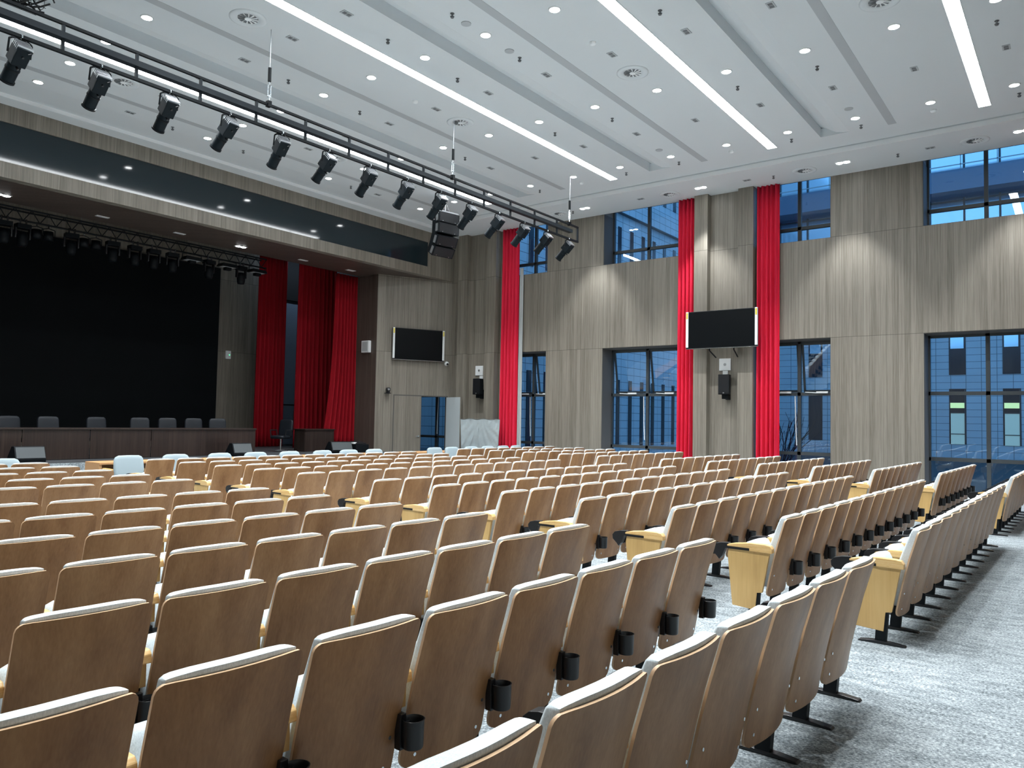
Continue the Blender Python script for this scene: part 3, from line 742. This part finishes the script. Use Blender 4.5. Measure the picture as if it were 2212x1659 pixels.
# ------------------------------------------------------------------ doors in the splayed wall
dl = bpy.data.objects.new('door_1', None); COL.objects.link(dl); dl['kind'] = 'structure'
dl.matrix_world = TS
MB().box(.70, 1.72, .0, .05, .01, 2.48).build('door_leaf', M['wall'], dl)
MB().box(1.60, 1.66, -.03, 0, 1.02, 1.08).cyl((1.63, -.04, 1.05), (1.52, -.04, 1.05), .012, 8).build('door_handle', M['chrome'], dl)
MB().box(.66, .70, -.005, .14, 0, 2.50).box(2.70, 2.74, -.005, .14, 0, 2.50).box(.66, 2.74, -.005, .14, 2.48, 2.52).build('door_frame', M['reveal'], dl)
d2 = bpy.data.objects.new('door_2', None); COL.objects.link(d2); d2['kind'] = 'structure'
hp = TS @ Vector((2.70, -.02, 0)); d2.location = hp; d2.rotation_euler = (0, 0, math.atan2(-.93, -.30))
MB().box(0, .98, -.025, .025, .01, 2.47).build('door_leaf', M['doorwhite'], d2)
MB().box(.98, .985, -.026, .026, .01, 2.47).build('leaf_edge', M['wall'], d2)
# window seen through the open door: stands in the outer wall of the lobby
w_ = bpy.data.objects.new('window_11', None); COL.objects.link(w_); w_['kind'] = 'structure'; w_.location = (21.6, 19.865, ZL0)
fr = MB(); W2 = 1.085; HH = ZL1-ZL0
for a, b in ((-W2, -W2+.055), (W2-.055, W2), (-.06, .06)): fr.box(-.05, .05, a, b, 0, HH)
for b in (.03, .90, 2.45, HH-.03): fr.box(-.05, .05, -W2, W2, b-.045, b+.045)
fr.build('window_frame', M['frame'], w_); MB().box(-.004, .004, -W2, -.06, .05, HH-.05).box(-.004, .004, .06, W2, .05, HH-.05).build('pane', M['glass'], w_)
MB().tube([(-.08, -.12, 2.4), (-.10, -.10, 1.5), (-.10, -.10, 1.0)], .014, 8).build('crank_rod', M['white'], w_)

# ------------------------------------------------------------------ case under plastic sheet
cs = thing('covered_case', 'tall case wrapped in creased clear plastic beside the far red curtain', 'covered case', (19.60, 16.10, 0), math.atan2(-.773, .635)+.0)
MB().box(-.50, .50, .10, .60, .0, 1.55).build('case', M['doorwhite'], cs, bevel=.01)
MB().box(-.46, .46, .085, .10, .12, 1.25).build('front_panel', M['liner'], cs)
rows = []; rnd = random.Random(5)
def cov(u, z):   # perimeter wrap u 0..1 around box, draped
    hw, y0, y1 = .655-.075*(1.7-z)/1.7, .02, .70
    per = [(-hw, y1), (-hw, y0), (hw, y0), (hw, y1)]
    L_ = [y1-y0, 2*hw, y1-y0]; tt = u*sum(L_)
    for i, l in enumerate(L_):
        if tt <= l or i == 2:
            k = min(tt/l, 1); a, b = per[i], per[i+1]; x, y = a[0]+(b[0]-a[0])*k, a[1]+(b[1]-a[1])*k; break
        tt -= l
    an = math.atan2(x, 1.85-z)
    wv = .016*math.sin(17*an+1.0)+.009*math.sin(41*an+2*z)+.007*math.sin(9*z+5*x)+.010*max(0, .35-z)*math.sin(30*x)
    return (x, y-abs(wv)*1.5 if y < .3 else y+wv, z+.015*math.sin(14*x))
zz = [.03+1.66*j/22 for j in range(23)]
P = [[cov(i/90, z) for i in range(91)] for z in zz]
Q = [[(a*.985, b+.008, c) for (a, b, c) in r] for r in P]
mb = MB(); mb.grid(P); mb.grid(Q, flip=True); mb.grid([P[0], Q[0]])
tp = [[(x_, y_, 1.70+.015*math.sin(14*x_)+.01*math.sin(20*y_)) for x_ in [-.655+1.31*i/20 for i in range(21)]] for y_ in [.02+.68*j/8 for j in range(9)]]
mb.grid(tp)
mb.build('plastic_sheet', M['sheet'], cs, auto=1.2)

# ------------------------------------------------------------------ lighting bar over the hall
YB1 = 11.1
bar = thing('lighting_bar', 'long dark suspended lighting bar carrying the spotlights across the hall', 'lighting bar', (10, YB1, 6.9))
def bx(x0, x1, z0, z1, d=.03): return MB().box(x0-10, x1-10, -d, d, z0-6.9, z1-6.9)
bx(1.0, 17.56, 6.975, 7.015, .022).build('top_rail', M['black'], bar)
bx(1.0, 17.2, 6.775, 6.86, .06).build('cable_duct', M['truss'], bar)
bx(1.0, 17.56, 6.575, 6.62, .025).build('bottom_rail', M['black'], bar)
for i in range(17):
    x = 1.35+1.0115*i
    bx(x-.02, x+.02, 6.60, 6.98, .018).build('upright', M['truss'], bar)
bx(17.53, 17.56, 6.575, 7.015, .02).build('end_post', M['black'], bar)
for i, x in enumerate((2.92, 7.655, 12.385, 17.125)):
    MB().cyl((x-10, 0, 7.62-6.9), (x-10, 0, ZC-6.9), .008, 8).build('steel_cable', M['steel'], bar)
    MB().cyl((x-10, 0, 7.40-6.9), (x-10, 0, 7.64-6.9), .030, 10).build('cable_sleeve', M['black'], bar)
    q = MB(); q.tube([(x-10, 0, .27), (x-10, 0, .12)], .01, 8); q.tube([(x-10-.028, 0, .23), (x-10-.028, 0, .44), (x-10+.028, 0, .44), (x-10+.028, 0, .23), (x-10-.028, 0, .23)], .009, 8); q.tube([(x-10, 0, .44), (x-10, 0, .52)], .01, 8)
    q.build('turnbuckle', M['chrome'], bar)
    MB().box(x-10-.035, x-10+.035, -.04, .04, .06, .16).build('clamp', M['black'], bar)
# cable basket above the bar at the left
bk = thing('cable_basket', 'wire basket full of black cables on the lighting bar, top left corner', 'cable basket', (3.6, YB1, 7.03))
q = MB()
for k in range(14): q.tube([(-1.6+k*.16, -.15, .42), (-1.6+k*.16, -.15, 0), (-1.6+k*.16, .15, 0), (-1.6+k*.16, .15, .42)], .004, 5)
for z in (0, .14, .28, .42):
    for y in (-.15, .15): q.tube([(-1.6, y, z), (.5, y, z)], .004, 5)
q.build('basket', M['black'], bk)
q = MB(); rnd = random.Random(2)
for k in range(14):
    pts = []; x0_ = -1.5+k*.03; r_ = .10+.01*(k % 5)
    for i in range(22):
        a = i*.9; pts.append((x0_+i*.085, .10*math.sin(a+k), .16+r_*math.cos(a*.7+k)))
    q.tube(pts, .012, 6)
q.build('cables', M['blackp'], bk)

# profile spotlights (lens towards the stage)
def spot_meshes():
    D = {}; ax = Vector((0, math.sin(math.radians(46)), -math.cos(math.radians(46))))   # beam direction
    u = Vector((1, 0, 0)); vv = ax.cross(u)
    c = Vector((0, .03, -.215))
    T = Matrix(((u.x, vv.x, ax.x, c.x), (u.y, vv.y, ax.y, c.y), (u.z, vv.z, ax.z, c.z), (0, 0, 0, 1)))
    D['lamp_house'] = MB().box(-.092, .092, -.105, .105, -.14, .12, T=T).mesh('lamp_house', M['darkblue'], bevel=.012)
    mb = MB()
    for k in range(5): mb.box(-.096, .096, -.085+.038*k, -.070+.038*k, -.165, -.10, T=T)
    D['cooling_fins'] = mb.mesh('cooling_fins', M['steel'])
    D['lens_tube'] = MB().cyl((0, 0, .03), (0, 0, .40), .086, 20, T=T).mesh('lens_tube', M['darkblue'], auto=.7)
    D['lens_hood'] = MB().cyl((0, 0, .385), (0, 0, .41), .098, 20, T=T).cyl((0, 0, .20), (0, 0, .22), .093, 20, T=T).mesh('lens_hood', M['black'], auto=.7)
    D['knob'] = MB().cyl((0, .08, .14), (0, .14, .14), .014, 8, T=T).cyl((0, .09, -.03), (0, .13, -.03), .014, 8, T=T).mesh('knob', M['blackp'])
    D['yoke'] = MB().tube([(-.14, .03, -.22), (-.14, .0, -.05), (-.10, 0, -.02), (.10, 0, -.02), (.14, 0, -.05), (.14, .03, -.22)], .013, 8).mesh('yoke', M['black'])
    D['hook_clamp'] = MB().tube([(0, 0, -.02), (0, 0, .0), (0, -.035, .01), (0, -.03, .035), (0, .0, .05), (0, .03, .03)], .011, 8).mesh('hook_clamp', M['chrome'])
    mb = MB(); pts = [(.02, 0, .02), (.07, -.02, -.04), (.12, -.06, -.11), (.10, -.12, -.19), (.03, -.14, -.24)]; mb.tube(pts, .006, 6); mb.tube([(-.02, 0, .02), (.03, .01, -.05), (.09, -.03, -.12), (.07, -.12, -.22)], .005, 6)
    D['power_cable'] = mb.mesh('power_cable', M['blackp'])
    D['safety_wire'] = MB().tube([(-.02, 0, .03), (-.06, -.01, -.05), (-.03, -.05, -.14)], .004, 6).mesh('safety_wire', M['chrome'])
    return D
SM = spot_meshes()
for i in range(17):
    x = 3.88+1.016*(i-3)
    s = thing('profile_spotlight', 'black profile spotlight on the hall lighting bar, %s from its right end' % (ORD[17-i] if 17-i < 17 else 'last'), 'spotlight', (x, YB1, 6.575), random.uniform(-.12, .12), 'profile spotlights on the hall lighting bar')
    for k in SM: link(k, SM[k], s)

# hanging line array speaker
la = thing('line_array_speaker', 'cluster of four stacked black loudspeakers hanging from the ceiling before the corner', 'loudspeaker', (16.45, 15.0, 0), 0)
zt = 1.71+5.98; ang = [0, 3, 22, 30]; z = zt; y = 0; hh = .30
Rz = Matrix.Rotation(math.radians(-10), 4, 'Z')
cur = Vector((0, 0, zt))
for i, a in enumerate(ang):
    T = Rz @ Matrix.Translation((0, cur.y, cur.z)) @ Matrix.Rotation(math.radians(a), 4, 'X')
    mb = MB().prism([(-.38, -.20), (.38, -.20), (.30, .22), (-.30, .22)], -hh, 0, 'z', T=T)
    cb = mb.build('cabinet', M['black'], la, bevel=.008)
    MB().box(-.385, -.365, -.16, -.06, -hh+.04, -.04, T=T).box(.365, .385, -.16, -.06, -hh+.04, -.04, T=T).build('side_rigging', M['steel'], cb)
    MB().box(-.34, .34, -.206, -.20, -hh+.02, -.02, T=T).build('grille', M['blackp'], cb)
    q = MB()
    for sx_ in (-.25, .2): q.box(sx_, sx_+.03, -.21, -.205, -hh+.03, -hh+.045, T=T)
    q.build('badge', M['chrome'], cb)
    cur = cur + Matrix.Rotation(math.radians(a), 4, 'X') @ Vector((0, 0, -hh-.006))
MB().box(-.36, .36, -.18, .18, zt+.01, zt+.05, T=Rz).build('fly_frame', M['steel'], la)
MB().tube([(0, 0, zt+.05), (0, 0, ZC)], .012, 8).tube([(-.25, 0, zt+.05), (0, 0, zt+.35), (.25, 0, zt+.05)], .008, 6).build('hanging_chain', M['steel'], la)

# ------------------------------------------------------------------ stage
s = thing('led_wall', 'huge black LED video wall at the back of the stage', 'video wall', (9.9, 25.44, 0))
MB().box(-5.9, 5.78, -.10, 0, 1.15, 7.02).build('screen', M['ledwall'], s)
MB().box(-5.94, 5.82, -.06, .05, 1.05, 7.06).build('border', M['black'], s)
s = tag(MB().box(0.2, 19.60, 0, .04, 7.07, 7.94).build('banner_screen', M['banner']), 'long dark glossy ticker screen in the fascia above the stage', 'banner screen')
s.location = (0, YF+.05, 0)
# stage table made of four fronts
tb = thing('stage_table', 'long dark wooden conference table across the stage', 'table', (9.0, 19.75, .55))
MB().box(-7.0, 4.40, -.28, .30, .72, .76).build('table_top', M['table'], tb, bevel=.005)
for i, (a, b) in enumerate(((-7.0, -3.40), (-3.39, -1.76), (-1.75, -.26), (-.25, 1.27), (1.28, 4.40))):
    MB().box(a, b-.01, -.24, -.22, 0.01, .72).build('front_panel', M['table'], tb)
MB().box(4.36, 4.40, -.22, .28, 0, .72).build('end_panel', M['table'], tb)
OM = {'backrest': rounded(.50, .09, .62, (0, .02, .72), math.radians(8), e=6).mesh('backrest', M['leather'], smooth=True),
      'seat': rounded(.52, .50, .11, (0, .30, .46)).mesh('seat', M['leather'], smooth=True),
      'piping': MB().box(-.15, -.14, -.05, -.03, .45, 1.0).box(-.005, .005, -.05, -.03, .45, 1.0).box(.14, .15, -.05, -.03, .45, 1.0).mesh('piping', M['black']),
      'arm': MB().tube([(-.27, .10, .50), (-.30, .10, .68), (-.30, .42, .68), (-.27, .42, .48)], .018, 8).mesh('armrest', M['blackp']),
      'arm2': MB().tube([(.27, .10, .50), (.30, .10, .68), (.30, .42, .68), (.27, .42, .48)], .018, 8).mesh('armrest', M['blackp']),
      'base': MB().cyl((0, .28, .06), (0, .28, .42), .03, 10).box(-.28, .28, .255, .305, .03, .06).box(-.025, .025, 0, .56, .03, .06).mesh('base', M['chrome'])}
def office(x, y, rz, label):
    c = thing('office_chair', label, 'chair', (x, y, .55), rz, 'black office chairs on the stage')
    for k, nm in (('backrest', 'backrest'), ('seat', 'seat'), ('arm', 'armrest'), ('arm2', 'armrest'), ('base', 'base')): link(nm, OM[k], c)
    q = MB()
    for gx in (-.16, -.06, .06, .16): q.box(gx-.004, gx+.004, .075, .085, -.24, .26)
    q.v = [tuple(Matrix.Translation((0, .02, .72)) @ Matrix.Rotation(math.radians(8), 4, 'X') @ Vector((a, -b+.02 if False else b-.03+.0, c_))) for (a, b, c_) in q.v]
    return c
for i, (x, r_) in enumerate(((7.33, .1), (8.19, -.05), (9.34, .0), (10.48, -.25), (11.26, -.2), (12.04, -.2), (12.80, -.3))):
    office(x, 20.55, PI+r_, 'black high-backed office chair behind the stage table, %s from the left' % ORD[i+1])
office(15.35, 20.7, PI/2+.3, 'black office chair beside the small lectern desk on the stage')
dk = thing('lectern_desk', 'small dark wooden desk on the stage in front of the red curtain', 'desk', (16.2, 20.35, .55))
MB().box(-.62, .62, -.3, .3, .70, .73).build('desk_top', M['table'], dk); MB().box(-.58, .58, -.26, -.24, 0, .70).build('front_panel', M['table'], dk)
MB().box(-.60, -.57, -.26, .26, 0, .70).build('side_panel', M['table'], dk); MB().box(.57, .60, -.26, .26, 0, .70).build('side_panel', M['table'], dk)
def wedge(x, y, rz, w_, label):
    s = thing('stage_monitor', label, 'speaker', (x, y, .55), rz, 'wedge monitors on the stage edge')
    MB().prism([(-.22, 0), (.22, 0), (.22, .12), (.02, .36), (-.12, .36), (-.24, .08)], -w_/2, w_/2).build('cabinet', M['black'], s, bevel=.008)
    T = Matrix.Translation((0, .12, .245)) @ Matrix.Rotation(math.atan2(-.24, .20), 4, 'X')
    MB().box(-w_/2+.03, w_/2-.03, -.14, .14, 0, .012, T=T).build('grille', M['black'], s)
    T = Matrix.Translation((0, -.185, .22)) @ Matrix.Rotation(math.atan2(.28, .12), 4, 'X')
    MB().box(-w_/2+.02, w_/2-.02, -.13, .13, 0, .010, T=T).build('rear_panel', M['wedgegrey'], s)
M['wedgegrey'] = mat('wedge_grille', (0.055, 0.065, 0.07), 0.6)
wedge(7.15, 18.95, .0, .62, 'black wedge monitor speaker on the stage edge at the left')
wedge(12.50, 18.95, -.05, .58, 'black wedge monitor speaker on the stage edge before the table end')
wedge(16.10, 19.0, -.15, .75, 'wide black wedge speaker on the stage near the bright red curtain')
s = thing('sound_mixer', 'small black sound mixer standing on a flight case at the stage corner', 'mixer', (16.95, 19.05, .55))
MB().box(-.28, .28, -.2, .2, 0, .26).build('flight_case', M['black'], s, bevel=.01); MB().prism([(-.16, .27), (.16, .27), (.16, .36), (-.16, .30)], -.2, .2).build('console', M['blackp'], s); MB().box(-.3, -.16, -.1, .0, .28, .33).build('paper_roll', M['white'], s)

# stage lighting truss
st = thing('stage_truss', 'black lighting truss hanging across the top of the stage', 'truss', (9.5, 22.3, 1.71+5.10))
q = MB()
for (yy, z_) in ((-.15, .15), (.15, .15), (-.15, -.15)): q.tube([(-8.5, yy, z_), (5.9, yy, z_)], .025, 8)
q.build('chords', M['black'], st)
q = MB()
for k in range(36):
    x = -8.5+k*.4; q.tube([(x, -.15, .15), (x+.2, -.15, -.15), (x+.4, -.15, .15)], .012, 6)
q.build('lattice', M['black'], st)
for x in (-6, 0, 5): MB().tube([(x, 0, .15), (x, 0, 1.55)], .01, 6).build('hanging_wire', M['steel'], st)
MH = {}
mb = MB().box(-.17, .17, -.12, .12, -.22, -.10); MH['base'] = mb.mesh('base', M['black'], bevel=.01)
MH['yoke'] = MB().box(-.19, -.15, -.05, .05, -.48, -.20).box(.15, .19, -.05, .05, -.48, -.20).mesh('yoke', M['blackp'], bevel=.01)
MH['head'] = MB().lathe([(0, -.30), (.10, -.31), (.135, -.42), (.125, -.60), (.10, -.68), (.0, -.68)], n=18).mesh('head', M['black'], smooth=True)
MH['clamp'] = MB().box(-.09, -.05, -.03, .03, -.10, .04).box(.05, .09, -.03, .03, -.10, .04).mesh('clamp', M['chrome'])
PC = {'housing': MB().lathe([(0, -.16), (.12, -.17), (.13, -.40), (.0, -.42)], n=18).mesh('housing', M['black'], smooth=True), 'yoke': MB().tube([(-.15, 0, -.30), (-.15, 0, -.12), (0, 0, -.08), (.15, 0, -.12), (.15, 0, -.30)], .012, 6).mesh('yoke', M['black']), 'clamp': MB().tube([(0, 0, -.08), (0, 0, .03)], .016, 6).mesh('clamp', M['chrome'])}
LP = {'body': MB().prism([(-.30, -.26), (.30, -.26), (.24, -.16), (-.24, -.16)], -.16, .16, 'y').mesh('body', M['black'], bevel=.008), 'face': MB().box(-.22, .22, -.12, .12, -.268, -.262).mesh('light_face', M['slot']), 'yoke': MB().tube([(-.31, 0, -.22), (-.31, 0, -.08), (0, 0, -.05), (.31, 0, -.08), (.31, 0, -.22)], .012, 6).mesh('yoke', M['black']), 'box': MB().box(-.10, .10, -.08, .08, -.36, -.27).mesh('driver_box', M['black'])}
cnt = {'m': 0, 'p': 0, 'l': 0}
for (x, ty) in ((7.57, 'm'), (8.0, 'm'), (8.33, 'p'), (8.62, 'p'), (9.2, 'm'), (9.52, 'p'), (9.85, 'p'), (10.31, 'm'), (10.94, 'm'), (11.51, 'm'), (12.09, 'm'), (12.72, 'l'), (13.3, 'm'), (13.95, 'l'), (14.45, 'm'), (15.05, 'l')):
    cnt[ty] += 1
    nm, cat, gl, DD_, desc = {'m': ('moving_head_light', 'stage light', 'moving head lights', MH, 'black moving head light'), 'p': ('par_light', 'stage light', 'par can lights', PC, 'black par can light'), 'l': ('panel_light', 'stage light', 'flat panel lights', LP, 'flat grey panel light')}[ty]
    s = thing(nm, '%s on the stage truss, %s of its kind from left' % (desc, ORD[cnt[ty]]), cat, (x, 22.15, 1.71+5.10-.15+(.05 if ty == 'l' else 0)), random.uniform(-.3, .3) if ty != 'l' else 0, gl + ' on the stage truss')
    for k, me in DD_.items(): link(k, me, s)
struct('wall_mask', MB().box(17.75, 18.34, 25.40, 25.5, .55, ZC).box(18.34, 19.6, 25.40, 25.5, 6.30, ZC), M['blackwall'])['kind'] = 'structure'
# tall pale panel standing in for the daylit wall beyond the backstage doorway
db = bpy.data.objects.new('doorway_panel', None); COL.objects.link(db); db['kind'] = 'structure'; db.location = (18.9, 25.45, .55)
MB().box(-.5, .68, -.03, .03, .0, 5.65).build('door_leaf', M['bluepanel'], db); MB().box(-.56, -.5, -.05, .05, 0, 5.7).box(-.56, .68, -.05, .05, 5.65, 5.72).box(-.5, .68, -.04, -.03, 1.55, 1.6).build('door_frame', M['black'], db)  # the leaf is the stand-in panel closing the opening
MB().box(.25, .40, -.045, -.03, .5, 1.35).build('vent_panel', M['dgrey'], db)
bl = bpy.data.lights.new('backstage_fill_light', 'AREA'); bl.energy = 30; bl.size = .5; bl.color = (.6, .8, 1)  # fill added to brighten the pale panel; its housing is made up too
bo = bpy.data.objects.new('added_backstage_fill', None); COL.objects.link(bo); bo.location = (19.1, 24.1, ZC+.04); tag(bo, 'unseen added fill light above the pale panel, behind the red curtains', 'lamp')
MB().box(-.25, .25, -.12, .12, 0, .06).build('housing', M['white'], bo); q = bpy.data.objects.new('backstage_fill_light', bl); COL.objects.link(q); q.parent = bo; q.location = (0, 0, -.02)

# ------------------------------------------------------------------ outside
fa = bpy.data.objects.new('office_building', None); COL.objects.link(fa); fa.location = (50, 5, 0); tag(fa, 'blue-lit stone clad building across the courtyard with narrow tall windows', 'building')
MB().box(0, 1, -45, 60, -.5, 11.6).build('stone_wall', M['tile'], fa)
MB().box(.3, 1, -45, 60, 11.6, 24).build('glass_wall', M['extglass'], fa)
MB().box(-1.5, 1.0, -45, 60, 15.0, 16.2).build('balcony_band', M['extcon'], fa)
q = MB()
for k in range(60): q.box(.2, .32, -45+k*1.75, -45+k*1.75+.10, 11.6, 24)
for z_ in (12.7, 14.8, 18.6): q.box(.2, .32, -45, 60, z_, z_+.10)
q.build('mullions', M['frame'], fa)
q = MB()
for k in range(60): q.box(-1.45, -1.40, -45+k*1.75, -45+k*1.75+.05, 16.2, 17.3)
q.box(-1.45, -1.40, -45, 60, 17.25, 17.32); q.box(-1.45, -1.40, -45, 60, 16.45, 16.5); q.build('railing', M['liner'], fa)
for k in range(-3, 6):
    yc = 5.93-5-.0+2.6*(k-0) if False else (5.93-5)-2.6*k
    for j, z0 in enumerate((-2.9+1.71-.2, -.92+1.71, 3.03+1.71, 7.0+1.71)):
        hgt = 3.15 if j < 3 else 2.4
        if j == 0: continue
        wv = MB().box(-.02, .05, yc-.42, yc+.42, z0, z0+hgt).build('window', M['extdark'], fa)
        if j == 1 and k in (-2, -1, 0, 1, 3):
            MB().box(-.05, -.02, yc-.34, yc+.34, z0, z0+1.75).build('lit_pane', M['extlit'], wv)
            MB().box(-.06, -.03, yc-.34, yc+.36, z0+2.05, z0+2.35).build('ceiling_tube', M['exttube'], wv)
            MB().box(-.07, -.05, yc-.36, yc+.36, z0+.55, z0+.60).box(-.07, -.05, yc-.36, yc+.36, z0+1.75, z0+1.80).box(-.07, -.05, yc-.38, yc-.34, z0, z0+3.1).build('glazing_bar', M['frame'], wv)
        if j == 2:
            MB().box(-.05, -.02, yc-.32, yc+.34, z0+1.5, z0+2.9).build('pale_pane', M['extglass'], wv)
fb = bpy.data.objects.new('side_building', None); COL.objects.link(fb); fb.location = (36, 17, 0); tag(fb, 'stone tiled wing with slit windows joining the courtyard on the left', 'building')
MB().box(-13.3, 13.4, 0, 1, -.5, 22).build('stone_wall', M['tile2'], fb)
MB().box(-2, -1, 1, 30, -.5, 22).build('rear_wall', M['tile3'], fb)
MB().box(-13.3, 13.4, -.22, 0, 11.2, 12.1).build('band', M['tile2'], fb)
n_ = 0
for k in range(22):
    x = -12.6+k*1.15
    for (z0, z1) in ((.6, 3.6), (7.6, 10.6), (12.6, 15.6)):
        MB().box(x, x+.30, -.03, .05, z0, z1).build('window', M['extdark'], fb); n_ += 1
struct('ground', MB().box(XO+.02, 60, -45, 70, -.3, -.1), M['ground'])['kind'] = 'structure'
tr = thing('bare_shrub', 'leafless shrub outside the window right of the television pillars', 'shrub', (25.0, 8.0, -.1)); q = MB(); rnd = random.Random(11)
for k in range(26):
    a = rnd.uniform(0, 2*PI); p0 = Vector((0, 0, 0)); d = Vector((math.cos(a)*.4, math.sin(a)*.4, 1)).normalized(); pts = [p0.copy()]
    for j in range(6):
        p0 = p0+d*rnd.uniform(.25, .4); d = (d+Vector((rnd.uniform(-.3, .3), rnd.uniform(-.3, .3), .05))).normalized(); pts.append(p0.copy())
        if j > 1:
            e_ = (d+Vector((rnd.uniform(-.7, .7), rnd.uniform(-.7, .7), .2))).normalized(); q.tube([p0.copy(), p0+e_*.4], .006, 5)
    q.tube(pts, .012, 5)
q.build('branches', M['bark'], tr)
